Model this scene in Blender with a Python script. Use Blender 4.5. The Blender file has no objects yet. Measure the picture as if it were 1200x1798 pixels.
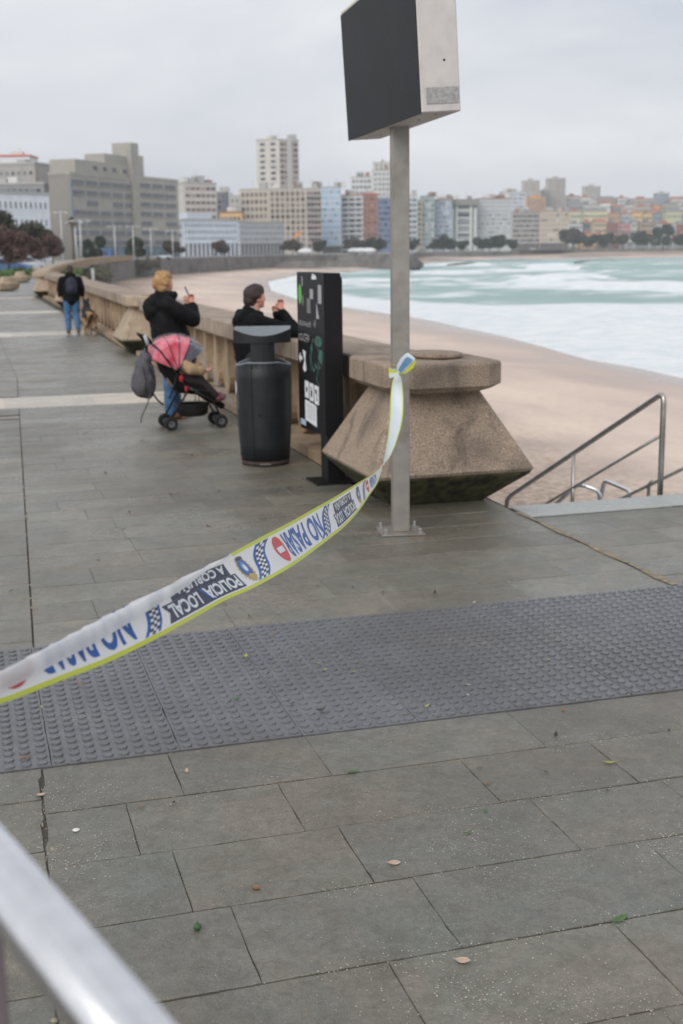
import bpy, bmesh, math, random
from mathutils import Vector, Matrix, noise
from math import sin, cos, pi, radians, atan, atan2, sqrt, exp
random.seed(7)
rnd = random.random
def ru(a, b): return a + (b - a) * random.random()
scene = bpy.context.scene
COL = scene.collection

# ------------------------------------------------------------------ camera
FPX, CX, CY = 2200., 600., 899.
YAW, PITCH, ROLL, CAMH = .2864, atan(461 / 2200.), .012, 1.9
fw = Vector((sin(YAW) * cos(PITCH), cos(YAW) * cos(PITCH), -sin(PITCH)))
rt0 = Vector((cos(YAW), -sin(YAW), 0))
up0 = rt0.cross(fw)
RT = rt0 * cos(ROLL) - up0 * sin(ROLL)
UP = rt0 * sin(ROLL) + up0 * cos(ROLL)
CAM = Vector((0, 0, CAMH))
cd = bpy.data.cameras.new('camera'); co = bpy.data.objects.new('camera', cd); COL.objects.link(co)
m = Matrix((RT, UP, -fw)).transposed().to_4x4(); m.translation = CAM
co.matrix_world = m
cd.sensor_fit = 'VERTICAL'; cd.sensor_height = 36; cd.sensor_width = 24; cd.lens = 36 * FPX / 1798
cd.clip_start = .05; cd.clip_end = 9000
cd.dof.use_dof = True; cd.dof.focus_distance = 4.2; cd.dof.aperture_fstop = 4.0
scene.camera = co
# ------------------------------------------------------------------ world and sun
SUN_EL, SUN_AZ = radians(33), radians(-138)
w = bpy.data.worlds.new('World'); scene.world = w; w.use_nodes = True
nt = w.node_tree; nt.nodes.clear(); N = nt.nodes.new; L = nt.links.new
out = N('ShaderNodeOutputWorld'); bg = N('ShaderNodeBackground')
sky = N('ShaderNodeTexSky'); sky.sky_type = 'NISHITA'; sky.sun_disc = False
sky.sun_elevation = SUN_EL; sky.sun_rotation = SUN_AZ; sky.air_density = 1.2; sky.dust_density = 3
tc = N('ShaderNodeTexCoord'); mp = N('ShaderNodeMapping'); mp.inputs['Scale'].default_value = (1.6, 1.6, 6.0)
n1 = N('ShaderNodeTexNoise'); n1.inputs['Scale'].default_value = 1.3; n1.inputs['Detail'].default_value = 5; n1.inputs['Roughness'].default_value = .52
n1.inputs['Distortion'].default_value = .35
cr = N('ShaderNodeValToRGB'); cr.color_ramp.elements[0].position = .36; cr.color_ramp.elements[1].position = .64
cr.color_ramp.elements[0].color = (6.1, 6.4, 7.15, 1); cr.color_ramp.elements[1].color = (8.6, 8.75, 9.0, 1)
mx = N('ShaderNodeMix'); mx.data_type = 'RGBA'; mx.inputs[0].default_value = .93
L(tc.outputs['Generated'], mp.inputs[0]); L(mp.outputs[0], n1.inputs['Vector']); L(n1.outputs['Fac'], cr.inputs[0])
L(sky.outputs[0], mx.inputs[6]); L(cr.outputs[0], mx.inputs[7]); L(mx.outputs[2], bg.inputs[0]); bg.inputs[1].default_value = .1
L(bg.outputs[0], out.inputs[0])
sd = bpy.data.lights.new('sun', 'SUN'); so = bpy.data.objects.new('sun', sd); COL.objects.link(so)
sd.energy = 1.65; sd.angle = radians(38); sd.color = (1, .97, .93)
dirv = Vector((sin(SUN_AZ) * cos(SUN_EL), cos(SUN_AZ) * cos(SUN_EL), sin(SUN_EL)))
so.rotation_euler = dirv.to_track_quat('Z', 'Y').to_euler(); so.location = (-20, -20, 40)
vs = scene.view_settings; scene.display_settings.display_device = 'sRGB'
vs.view_transform = 'Standard'; vs.look = 'None'; vs.exposure = .06; vs.gamma = 1; vs.use_curve_mapping = False

# ------------------------------------------------------------------ where a sight line meets a plane / distance
def ray(x, y): return (fw * FPX + RT * (x - CX) - UP * (y - CY)) / FPX
def gz(x, y, z=0.):
    d = ray(x, y); t = (z - CAMH) / d.z; return CAM + d * t
def at(x, y, dep):
    """point seen in direction (x,y) at horizontal forward distance dep"""
    d = ray(x, y); h = Vector((sin(YAW), cos(YAW), 0)); return CAM + d * (dep / d.dot(h))
def axy(x, dep): p = at(x, 439, dep); return (p.x, p.y)
def hz(y, x, dep): return at(x, y, dep).z

# ------------------------------------------------------------------ mesh builder
def ensure(v): return v if isinstance(v, Vector) else Vector(v)
class MB:
    def __init__(s): s.v = []; s.f = []; s.m = []; s.sm = []
    def add(s, vs, fs, mi=0, sm=False, M=None):
        b = len(s.v)
        for p in vs:
            p = ensure(p); s.v.append(M @ p if M else p)
        for f in fs: s.f.append(tuple(i + b for i in f)); s.m.append(mi); s.sm.append(sm)
        return s
    def box(s, a, b, mi=0, M=None, bev=0):
        x0, y0, z0 = a; x1, y1, z1 = b
        if bev:
            return s.prism([(x0 + bev, y0), (x1 - bev, y0), (x1, y0 + bev), (x1, y1 - bev), (x1 - bev, y1), (x0 + bev, y1), (x0, y1 - bev), (x0, y0 + bev)], z0, z1, mi, M, bev)
        v = [(x0,y0,z0),(x1,y0,z0),(x1,y1,z0),(x0,y1,z0),(x0,y0,z1),(x1,y0,z1),(x1,y1,z1),(x0,y1,z1)]
        return s.add(v, [(0,3,2,1),(4,5,6,7),(0,1,5,4),(1,2,6,5),(2,3,7,6),(3,0,4,7)], mi, M=M)
    def prism(s, pts, z0, z1, mi=0, M=None, bev=0):
        n = len(pts); cx = sum(p[0] for p in pts) / n; cy = sum(p[1] for p in pts) / n
        def ins(p, d):
            r = sqrt((p[0]-cx)**2 + (p[1]-cy)**2) or 1; k = (r - d) / r
            return (cx + (p[0]-cx)*k, cy + (p[1]-cy)*k)
        if bev: rings = [([ins(p, bev) for p in pts], z0), (pts, z0 + bev), (pts, z1 - bev), ([ins(p, bev) for p in pts], z1)]
        else: rings = [(pts, z0), (pts, z1)]
        return s.rings([[(p[0], p[1], z) for p in P] for P, z in rings], mi, M=M)
    def rings(s, R, mi=0, M=None, sm=False, cap0=True, cap1=True, closed=True):
        n = len(R[0]); v = [p for r in R for p in r]; f = []
        for k in range(len(R) - 1):
            for i in range(n if closed else n - 1):
                j = (i + 1) % n; f.append((k*n+i, k*n+j, (k+1)*n+j, (k+1)*n+i))
        s.add(v, f, mi, sm, M)
        b = len(s.v) - len(v)
        if cap0: s.f.append(tuple(b + i for i in range(n))[::-1]); s.m.append(mi); s.sm.append(False)
        if cap1: s.f.append(tuple(b + (len(R)-1)*n + i for i in range(n))); s.m.append(mi); s.sm.append(False)
        return s
    def lathe(s, prof, c=(0,0,0), seg=24, mi=0, sx=1, sy=1, M=None, sm=True):
        R = [[(c[0]+r*cos(2*pi*i/seg)*sx, c[1]+r*sin(2*pi*i/seg)*sy, c[2]+z) for i in range(seg)] for r, z in prof]
        return s.rings(R, mi, M, sm)
    def tube(s, pts, r, seg=10, mi=0, sm=True, M=None, closed=False, cap=True):
        pts = [ensure(p) for p in pts]; n = len(pts); rr = r if isinstance(r, (list, tuple)) else [r]*n
        R = []; prev = None
        for i, p in enumerate(pts):
            if closed: t = (pts[(i+1) % n] - pts[i-1])
            else: t = (pts[min(i+1, n-1)] - pts[max(i-1, 0)])
            t = t.normalized() if t.length > 1e-9 else Vector((0,0,1))
            if prev is None:
                a = Vector((0,0,1)) if abs(t.z) < .9 else Vector((1,0,0)); u = t.cross(a).normalized()
            else:
                u = prev - t * prev.dot(t); u = u.normalized() if u.length > 1e-6 else t.orthogonal().normalized()
            prev = u; v = t.cross(u)
            R.append([p + (u*cos(2*pi*k/seg) + v*sin(2*pi*k/seg)) * rr[i] for k in range(seg)])
        if closed: R.append(R[0])
        return s.rings(R, mi, M, sm, cap and not closed, cap and not closed)
    def ball(s, c, r, seg=12, rg=8, mi=0, M=None):
        if not isinstance(r, (tuple, list)): r = (r, r, r)
        v = [(c[0], c[1], c[2]-r[2])]; f = []
        for k in range(1, rg):
            a = -pi/2 + pi*k/rg
            for i in range(seg): v.append((c[0]+r[0]*cos(a)*cos(2*pi*i/seg), c[1]+r[1]*cos(a)*sin(2*pi*i/seg), c[2]+r[2]*sin(a)))
        v.append((c[0], c[1], c[2]+r[2])); t = len(v)-1
        for i in range(seg):
            j = (i+1) % seg; f.append((0, 1+j, 1+i)); f.append((t, 1+(rg-2)*seg+i, 1+(rg-2)*seg+j))
            for k in range(rg-2): f.append((1+k*seg+i, 1+k*seg+j, 1+(k+1)*seg+j, 1+(k+1)*seg+i))
        return s.add(v, f, mi, True, M)
    def mesh(s, name, mats, off=None, rec=True):
        me = bpy.data.meshes.new(name)
        vv = [tuple(p - off) for p in s.v] if off is not None else [tuple(p) for p in s.v]
        me.from_pydata(vv, [], s.f)
        for mt in (mats if isinstance(mats, (list, tuple)) else [mats]): me.materials.append(mt)
        me.polygons.foreach_set('material_index', s.m); me.polygons.foreach_set('use_smooth', s.sm)
        if rec:
            bm = bmesh.new(); bm.from_mesh(me); bmesh.ops.recalc_face_normals(bm, faces=bm.faces); bm.to_mesh(me); bm.free()
        me.update(); return me
    def build(s, name, mats, parent=None, world=False, rec=True):
        off = None
        if world and parent is not None: off = parent.location.copy()
        return link(name, s.mesh(name, mats, off, rec), parent)
def link(name, me, parent=None):
    o = bpy.data.objects.new(name, me); COL.objects.link(o)
    if parent: o.parent = parent
    return o
def tag(o, label=None, cat=None, group=None, kind=None):
    if label: o['label'] = label
    if cat: o['category'] = cat
    if group: o['group'] = group
    if kind: o['kind'] = kind
    return o
def thing(name, label, cat, loc=(0,0,0), rz=0, group=None):
    o = bpy.data.objects.new(name, None); COL.objects.link(o); o.empty_display_size = .2
    o.location = loc; o.rotation_euler = (0, 0, rz); return tag(o, label, cat, group)
def struct(name, mb, mats, rec=True):
    o = mb.build(name, mats, rec=rec); o['kind'] = 'structure'; return o
def kids(o): return [c for c in list(bpy.data.objects) if c.parent == o]
def copy_thing(src, loc, rz=None, scale=None, label=None, children=None):
    c = src.copy(); COL.objects.link(c); c.location = loc
    if rz is not None: c.rotation_euler = (0, 0, rz)
    if scale: c.scale = scale if isinstance(scale, (tuple, list)) else (scale,)*3
    if label: c['label'] = label
    for ch in (children if children is not None else kids(src)):
        d = ch.copy(); COL.objects.link(d); d.parent = c
        for g_ in kids(ch):
            e = g_.copy(); COL.objects.link(e); e.parent = d
    return c

# ------------------------------------------------------------------ materials
def lin(c): return tuple(((x/255.)/12.92 if x/255. <= .04045 else ((x/255.+.055)/1.055)**2.4) for x in c)
def mat(name, col, rough=.6, metal=0., var=.12, scale=4., bump=0., bscale=40., col2=None, detail=4., spec=.5, coat=0., stain=None, sscale=1.2, samt=.5, attr=None, streak=None):
    """procedural: base colour broken up by two noises, optional stains, bump"""
    mt = bpy.data.materials.new(name); mt.use_nodes = True; nt = mt.node_tree; N = nt.nodes.new; L = nt.links.new
    b = nt.nodes['Principled BSDF']; b.inputs['Roughness'].default_value = rough; b.inputs['Metallic'].default_value = metal
    b.inputs['Specular IOR Level'].default_value = spec
    if coat: b.inputs['Coat Weight'].default_value = coat
    tc = N('ShaderNodeTexCoord'); n = N('ShaderNodeTexNoise'); n.inputs['Scale'].default_value = scale; n.inputs['Detail'].default_value = detail
    L(tc.outputs['Object'], n.inputs['Vector'])
    mx = N('ShaderNodeMix'); mx.data_type = 'RGBA'
    c1 = [max(0, x*(1-var)) for x in col]; c2 = list(col2) if col2 else [x*(1+var) for x in col]
    mx.inputs[6].default_value = (*c1, 1); mx.inputs[7].default_value = (*c2, 1)
    r = N('ShaderNodeMapRange'); r.inputs[1].default_value = .35; r.inputs[2].default_value = .65
    L(n.outputs['Fac'], r.inputs[0]); L(r.outputs[0], mx.inputs[0]); last = mx.outputs[2]
    if stain:
        n3 = N('ShaderNodeTexNoise'); n3.inputs['Scale'].default_value = sscale; n3.inputs['Detail'].default_value = 5
        L(tc.outputs['Object'], n3.inputs['Vector']); r3 = N('ShaderNodeMapRange'); r3.inputs[1].default_value = .52; r3.inputs[2].default_value = .7; r3.inputs[4].default_value = samt
        L(n3.outputs['Fac'], r3.inputs[0]); m3 = N('ShaderNodeMix'); m3.data_type = 'RGBA'
        L(r3.outputs[0], m3.inputs[0]); L(last, m3.inputs[6]); m3.inputs[7].default_value = (*stain, 1); last = m3.outputs[2]
    if streak:
        mp = N('ShaderNodeMapping'); mp.inputs['Scale'].default_value = (5, 5, .7); L(tc.outputs['Object'], mp.inputs[0])
        n5 = N('ShaderNodeTexNoise'); n5.inputs['Scale'].default_value = 1.1; n5.inputs['Detail'].default_value = 5; n5.inputs['Distortion'].default_value = .4; L(mp.outputs[0], n5.inputs['Vector'])
        r5 = N('ShaderNodeMapRange'); r5.inputs[1].default_value = .54; r5.inputs[2].default_value = .72; r5.inputs[4].default_value = .65; L(n5.outputs['Fac'], r5.inputs[0])
        m5 = N('ShaderNodeMix'); m5.data_type = 'RGBA'; L(r5.outputs[0], m5.inputs[0]); L(last, m5.inputs[6]); m5.inputs[7].default_value = (*streak, 1); last = m5.outputs[2]
    if attr:
        a = N('ShaderNodeAttribute'); a.attribute_name = attr; m4 = N('ShaderNodeMix'); m4.data_type = 'RGBA'; m4.blend_type = 'MULTIPLY'; m4.inputs[0].default_value = 1
        L(last, m4.inputs[6]); L(a.outputs['Color'], m4.inputs[7]); last = m4.outputs[2]
    L(last, b.inputs['Base Color'])
    if bump:
        n2 = N('ShaderNodeTexNoise'); n2.inputs['Scale'].default_value = bscale; n2.inputs['Detail'].default_value = 5
        L(tc.outputs['Object'], n2.inputs['Vector']); bp = N('ShaderNodeBump'); bp.inputs['Strength'].default_value = bump; bp.inputs['Distance'].default_value = .02
        L(n2.outputs['Fac'], bp.inputs['Height']); L(bp.outputs[0], b.inputs['Normal'])
    return mt
def S(*c): return lin(c)
M = {}
M['concrete'] = mat('aggregate_concrete', S(158,140,122), .85, var=.42, scale=95, detail=2, bump=.6, bscale=90, stain=S(84,76,72), sscale=2.0, samt=.6, streak=S(74,66,60))
M['concrete_far'] = mat('weathered_concrete', S(172,154,132), .85, var=.12, scale=9, bump=.2, bscale=60, stain=S(120,106,88), sscale=.9, samt=.5, streak=S(96,84,70))
M['moss'] = mat('mossy_concrete', S(52,50,38), .9, var=.5, scale=14, bump=.6, bscale=70, col2=S(84,82,50), stain=S(28,27,22), sscale=3, samt=.8)
M['steel'] = mat('brushed_steel', S(228,228,230), .20, 1., var=.05, scale=30)
M['steel_dull'] = mat('dull_steel', S(184,180,174), .34, .9, var=.12, scale=25, stain=S(120,108,94), sscale=5, samt=.4)
M['galv'] = mat('weathered_galvanised_metal', S(158,153,146), .5, .55, var=.1, scale=9, bump=.1, bscale=90, stain=S(118,104,90), sscale=3.5, samt=.6)
M['black_metal'] = mat('black_powder_coat', S(19,19,22), .5, 0, spec=.3, var=.12, scale=12, stain=S(36,33,33), sscale=3, samt=.35)
M['screen'] = mat('dark_led_panel', S(30,32,35), .6, 0, var=.2, scale=3, stain=S(30,32,48), sscale=4, samt=.6, spec=.3, bump=.15, bscale=60)
M['cabinet'] = mat('pale_cabinet_paint', S(205,199,194), .55, 0, var=.05, scale=8, stain=S(176,168,160), sscale=9, samt=.35)
M['bin'] = mat('dark_grey_plastic', S(27,31,35), .5, 0, var=.14, scale=18, bump=.08, bscale=250, stain=S(46,47,49), sscale=5, samt=.45, spec=.4)
M['bin_top'] = mat('worn_grey_plastic', S(112,118,124), .5, 0, var=.1, scale=15)  # hood top and rim, a paler grey than the body
M['black'] = mat('matt_black', S(16,16,18), .7, var=.2)
M['padded'] = mat('black_padded_cloth', S(13,13,16), .75, spec=.25, var=.25, scale=9, bump=.5, bscale=16)
M['hoodie'] = mat('black_hoodie_cloth', S(16,18,20), .9, spec=.2, var=.2, scale=30, bump=.3, bscale=25)
M['jeans'] = mat('blue_denim', S(66,104,142), .85, var=.22, scale=14, bump=.3, bscale=40)
M['skin'] = mat('skin', S(206,156,136), .5, var=.08, scale=10, col2=S(214,150,130))
M['hair_blond'] = mat('blond_hair', S(172,134,90), .6, var=.35, scale=40, bump=.6, bscale=80)
M['hair_dark'] = mat('dark_brown_hair', S(52,36,32), .55, var=.35, scale=45, bump=.5, bscale=80)
M['shoe'] = mat('brown_suede', S(96,72,50), .8, var=.2)
M['collar'] = mat('grey_shirt_cloth', S(150,150,158), .8, var=.1)
M['white'] = mat('white_paper', S(226,228,230), .6, var=.04)
M['tan'] = mat('tan_fleece', S(178,150,118), .9, var=.15, scale=30, bump=.3)
M['red_canopy'] = mat('red_pink_canopy_cloth', S(216,62,88), .55, var=.12, scale=9, col2=S(236,136,150), bump=.3, bscale=30)
M['backpack'] = mat('grey_backpack_cloth', S(82,80,86), .75, var=.15, scale=20, bump=.3, bscale=40)
M['glass_dark'] = mat('dark_window_glass', S(84,92,104), .25, var=.25, scale=.6)
M['sand_kerb'] = mat('pale_stone', S(186,178,166), .7, var=.1, scale=6, bump=.2, bscale=60, stain=S(150,142,130), sscale=2, samt=.5)
M['granite_kerb'] = mat('pale_granite_kerb', S(170,172,170), .6, var=.08, scale=25, bump=.15, bscale=80, stain=S(140,142,140), sscale=2.5, samt=.5)
def simple(name, c, rough=.7, var=.08, scale=2., **k): 
    key = name + '_%d_%d_%d' % tuple(c)
    if key not in M: M[key] = mat(name, S(*c), rough, 0, var, scale, **k)
    return M[key]

# ================================================================== GROUND
def slate_mat(name, base, col2, dark):
    mt = bpy.data.materials.new(name); mt.use_nodes = True; nt = mt.node_tree; N = nt.nodes.new; L = nt.links.new
    b = nt.nodes['Principled BSDF']; tc = N('ShaderNodeTexCoord'); b.inputs['Specular IOR Level'].default_value = .62
    def noise_(sc, det=5, rg=.55, dist=0):
        n = N('ShaderNodeTexNoise'); n.inputs['Scale'].default_value = sc; n.inputs['Detail'].default_value = det; n.inputs['Roughness'].default_value = rg
        n.inputs['Distortion'].default_value = dist; L(tc.outputs['Object'], n.inputs['Vector']); return n.outputs['Fac']
    def rng(s, a, b_, c=0, d=1):
        r = N('ShaderNodeMapRange'); r.inputs[1].default_value = a; r.inputs[2].default_value = b_; r.inputs[3].default_value = c; r.inputs[4].default_value = d; L(s, r.inputs[0]); return r.outputs[0]
    def mix(f, a, c, bt='MIX'):
        m_ = N('ShaderNodeMix'); m_.data_type = 'RGBA'; m_.blend_type = bt
        if isinstance(f, float): m_.inputs[0].default_value = f
        else: L(f, m_.inputs[0])
        for i, q in ((6, a), (7, c)):
            if isinstance(q, tuple): m_.inputs[i].default_value = (*q, 1)
            else: L(q, m_.inputs[i])
        return m_.outputs[2]
    def math_(op, a, c):
        q = N('ShaderNodeMath'); q.operation = op
        for i, x in ((0, a), (1, c)):
            if isinstance(x, (int, float)): q.inputs[i].default_value = x
            else: L(x, q.inputs[i])
        return q.outputs[0]
    c = mix(rng(noise_(1.6, 7, .68, .8), .42, .58), base, col2)
    c = mix(rng(noise_(.6, 5, .6, .5), .46, .66, 0, .7), c, dark)
    c = mix(rng(noise_(5, 7, .75, .4), .46, .68, 0, .6), c, dark)
    at_ = N('ShaderNodeAttribute'); at_.attribute_name = 'tint'; c = mix(1.0, c, at_.outputs['Color'], 'MULTIPLY')
    grain = noise_(260, 2, .5); c = mix(rng(grain, .35, .7, 0, .35), c, tuple(x*1.9 for x in base))
    c = mix(rng(noise_(330, 2), .58, .7, 0, .5), c, tuple(x*.35 for x in base))
    # light grit gathered in drifts
    spk = rng(noise_(190, 1), .63, .68); spk = math_('MULTIPLY', spk, rng(noise_(2.3, 4, .7, .4), .5, .68))
    c = mix(spk, c, S(186, 182, 170))
    L(c, b.inputs['Base Color'])
    L(rng(noise_(1.1, 5, .6), .35, .65, .20, .48), b.inputs['Roughness'])
    c = mix(rng(noise_(24, 6, .75, 1.2), .42, .62, 0, .38), c, dark); L(c, b.inputs['Base Color'])
    h = math_('ADD', math_('MULTIPLY', noise_(9, 8, .72, 1.4), 1.3), math_('MULTIPLY', noise_(150, 3), .22))
    bp = N('ShaderNodeBump'); bp.inputs['Strength'].default_value = .6; bp.inputs['Distance'].default_value = .012; L(h, bp.inputs['Height']); L(bp.outputs[0], b.inputs['Normal'])
    return mt
M['slate'] = slate_mat('grey_green_slate', S(122,116,105), S(108,112,104), S(74,69,57))
M['joint'] = mat('joint_sediment', S(104,97,85), .95, var=.45, scale=50, col2=S(64,60,53), stain=S(120,112,96), sscale=6, samt=.5)
M['beige_slab'] = slate_mat('beige_stone', S(196,184,166), S(176,170,158), S(150,140,124))
M['tactile'] = slate_mat('blue_grey_tactile_tile', S(106,107,112), S(96,98,103), S(82,80,78))

TINTS = {}
def tinted(mb, name, mats, tints, kind='structure'):
    """mb faces grouped by per-face tint list"""
    me = mb.mesh(name, mats, rec=False)
    ca = me.color_attributes.new('tint', 'FLOAT_COLOR', 'CORNER'); data = []
    for p in me.polygons:
        t = tints[p.index]
        for _ in range(p.loop_total): data += [t[0], t[1], t[2], 1]
    ca.data.foreach_set('color', data)
    o = link(name, me); o['kind'] = kind; return o

def jx(y):      # the long joint between the two paving columns
    return .13 + .035*(min(y, 20) - 3.8)
slabs = MB(); st = []; bands = MB(); bt = []
def slab(mb, tl, x0, x1, x0b, x1b, y0, y1, t=None, g=.003, zj=.0015, z=0., gx=.0004):
    """quad slab with chamfered rim; x0,x1 at y0 and x0b,x1b at y1"""
    z_ = z + ru(-zj, zj); c = .004; tt = t or (lambda k, h: (k*(1+h), k, k*(1-h)))(ru(*((.82, 1.12) if y0 < 6 else (.80, 1.34)))*(.93 if 1.9 < (x0+x1)/2 < 3.7 and 6.4 < y0 < 11.5 else 1), ru(-.03, .05))
    P = [(x0+gx, y0+g), (x1-gx, y0+g), (x1b-gx, y1-g), (x0b+gx, y1-g)]
    Q = [(x0+gx+c*.5, y0+g+c), (x1-gx-c*.5, y0+g+c), (x1b-gx-c*.5, y1-g-c), (x0b+gx+c*.5, y1-g-c)]
    if y0 < 4.6 and y0 > 1.5 and x1 > -.2 and x0 < 4:      # near slabs: worn, uneven arrises
        n = 22; cx_, cy_ = (x0+x1)/2, (y0+y1)/2; O = []; sd_ = ru(0, 50)
        for k in range(4):
            a_, b_ = P[k], P[(k+1) % 4]; q_ = n if k % 2 == 0 else 8
            for i in range(q_):
                u = i/q_; px_, py_ = a_[0]+(b_[0]-a_[0])*u, a_[1]+(b_[1]-a_[1])*u; e = .0026*noise.noise((px_*9+sd_, py_*9, sd_)) + .0016*noise.noise((px_*45, py_*45+sd_, 0)) + (.006 if noise.noise((px_*5, py_*5+sd_, 9)) > .45 else 0)*abs(noise.noise((px_*60, py_*60, 1)))*2
                dx_, dy_ = (0, 1 if k == 0 else -1) if k % 2 == 0 else (-1 if k == 1 else 1, 0); e += .0006; O.append((px_+dx_*e, py_+dy_*e, dx_, dy_))
        m_ = len(O); v = [(p[0], p[1], z_-.012) for p in O] + [(p[0], p[1], z_-.0025) for p in O] + [(p[0]+p[2]*.0022, p[1]+p[3]*.003, z_) for p in O]
        f = [tuple(range(2*m_, 3*m_))] + [(m_+i, m_+(i+1) % m_, 2*m_+(i+1) % m_, 2*m_+i) for i in range(m_)] + [(i, (i+1) % m_, m_+(i+1) % m_, m_+i) for i in range(m_)]
        mb.add(v, f); tl.extend([tt]*len(f)); return
    v = [(p[0], p[1], z_-.012) for p in P] + [(p[0], p[1], z_-.003) for p in P] + [(p[0], p[1], z_) for p in Q]
    f = [(8,9,10,11)] + [(4+i, 4+(i+1) % 4, 8+(i+1) % 4, 8+i) for i in range(4)] + [(i, (i+1) % 4, 4+(i+1) % 4, 4+i) for i in range(4)]
    mb.add(v, f); tl.extend([tt]*len(f))
rowsY = [.4, .83, 1.25, 1.68, 2.1, 2.52, 2.935, 3.355, 3.76, 4.165, 4.565]
fix = {2.52: [.98, 1.66], 2.935: [.63, 1.20, 2.0], 3.355: [.52, 1.08, 1.78, 2.3], 3.76: [.42, .97, 1.68, 2.22], 4.165: [.63, 1.18, 2.05]}
def row(y0, y1, xl, xr, fixed=None, mn=.45, mx_=.95, mb=slabs, tl=st, first=None):
    xs = [xl]
    if fixed: xs += fixed
    else:
        x = xl + ru(.2, mx_)
        while x < xr - .25: xs.append(x); x += ru(mn, mx_)
    x = xs[-1]
    if fixed:
        x += ru(mn, mx_)
        while x < xr - .25: xs.append(x); x += ru(mn, mx_)
    xs.append(xr)
    for a, b in zip(xs, xs[1:]): slab(mb, tl, a, b, a, b, y0, y1)
def main_row(y0, y1, xr, far=False):
    j0, j1 = jx(y0), jx(y1)
    before = len(slabs.v); row(y0, y1, jx(y0), xr, fix.get(y0), *( (.8, 1.6) if far else (.45, .95)))
    for k in range(before, len(slabs.v)):      # bend first slab's edge to the joint line
        p = slabs.v[k]
        if abs(p.x - j0) < .02 and p.y > (y0+y1)/2: p.x += j1 - j0
    o = .12
    if abs(y0-6.09) < .01: slab(slabs, st, -9, j0-.005, -9, j0-.005, 6.09, 6.21)
    hi = min(y1 + o, 4.565) if y0 < 4.5 else y1 + o
    if y1 > 15 and y1 < 16.2: hi = y1
    before = len(slabs.v); row(y0 + o, hi, -16. if far else -9., j0 - .0035, None, *((.8, 1.6) if far else (.4, .8)))
    for k in range(before, len(slabs.v)):
        p = slabs.v[k]
        if p.x > j0 - .03 and p.y > (y0+y1)/2+o: p.x += j1 - j0
EDGE = 3.76
for a, b in zip(rowsY, rowsY[1:]): main_row(a, b, 8.5)
y = 6.09; ups = [6.09, 6.50]
while ups[-1] + .37 < 16.0: ups.append(ups[-1] + .37)
ups[-1] = 16.15
for a, b in zip(ups, ups[1:]):
    main_row(a, b, EDGE if b < 9.2 else 2.96)
def rows_far(y0, y1, d=.4):
    n = round((y1-y0)/d)
    for k in range(n): main_row(y0+(y1-y0)*k/n, y0+(y1-y0)*(k+1)/n, 2.98, True)
rows_far(17.4, 30.35); rows_far(32.0, 41.9); rows_far(43.6, 56.8)
for (a, b, xr) in ((16.15, 17.4, 2.96), (30.35, 32.0, 2.98), (41.9, 43.6, 3.0), (56.8, 58.6, 3.0)):
    row(a, b, -16, xr, None, 1.0, 1.2, bands, bt)
# landing to the right of the sandy joint
right = [6.09, 6.32, 6.70, 7.06, 7.44, 7.74, 8.04]
for a, b in zip(right, right[1:]): row(a, b, EDGE + .035, 9.0, None, .45, .8)
tinted(slabs, 'promenade_paving', M['slate'], st); tinted(bands, 'beige_paving_band', M['beige_slab'], bt)
kb = MB(); kt = []
x = EDGE + .03
while x < 9: slab(kb, kt, x, x+1.15, x, x+1.15, 8.05, 8.42, (1, 1, 1), z=.012); x += 1.15
o = kb.build('stair_edge_kerb', M['granite_kerb'], rec=False); o['kind'] = 'structure'
# bedding under the slabs, and the promenade beyond
b = MB(); b.box((-16, .4, -.3), (EDGE+.02, 6.0, -.0042)); b.box((-16, 6.003, -.3), (EDGE+.02, 9.25, -.008)); b.box((-16, 9.25, -.3), (3.75, 60, -.010)); b.box((EDGE+.02, .4, -.3), (9, 8.42, -.005)); b.box((-16,-8,-.3),(9,.4,-.002))
struct('paving_bed', b, M['joint'])
# sandy wide joint
b = MB(); pts = []
for k in range(13):
    yy = 6.1 + k*(8.25-6.1)/12; ww = .022 + .012*sin(k*1.7); pts += [(EDGE+.018-ww, yy, .0035), (EDGE+.018+ww, yy, .0035)]
b.add(pts, [(2*i, 2*i+1, 2*i+3, 2*i+2) for i in range(12)])
for k in range(60):
    yy = ru(.5, 12); b.ball((jx(yy)+ru(-.02,.02), yy, -.002), (ru(.004,.016), ru(.008,.03), ru(.003,.008)), 6, 4)
struct('joint_sand', b, mat('joint_sand', S(138,127,108), .95, var=.3, scale=20))

# tactile strip
tm = MB(); tt = []; TX, TY = .491, .505
k = -14
X0 = .193
rowsT = [4.572 + i*TY for i in range(4)]
while X0 + k*TX < 7.5:
    xa, xb = X0 + k*TX, X0 + (k+1)*TX
    for r_ in range(3):
        ya = rowsT[r_]; kk = ru(.93, 1.06); tint = (kk, kk, kk*ru(.99, 1.03)); n0 = len(tm.f); c0 = len(tm.f)
        slab(tm, tt, xa, xb, xa, xb, ya, ya+TY, tint, g=.0012, z=.004)
        zt = tm.v[-1].z
        for i in range(8):
            for j in range(8):
                cx, cy = xa + TX*(i+.5)/8, ya + TY*(j+.5)/8; f0 = len(tm.f); sg = 12 if xb > -.7 and xa < 3.4 else 8
                tm.rings([[(cx+r*cos(2*pi*q/sg), cy+r*sin(2*pi*q/sg), zt+z) for q in range(sg)] for r, z in ((.0200,-.001),(.0192,.0045),(.0158,.0068))], 0, None, False, False, True)
                tt.extend([tint]*(len(tm.f)-f0))
    k += 1
tinted(tm, 'tactile_paving', M['tactile'], tt)

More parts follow.
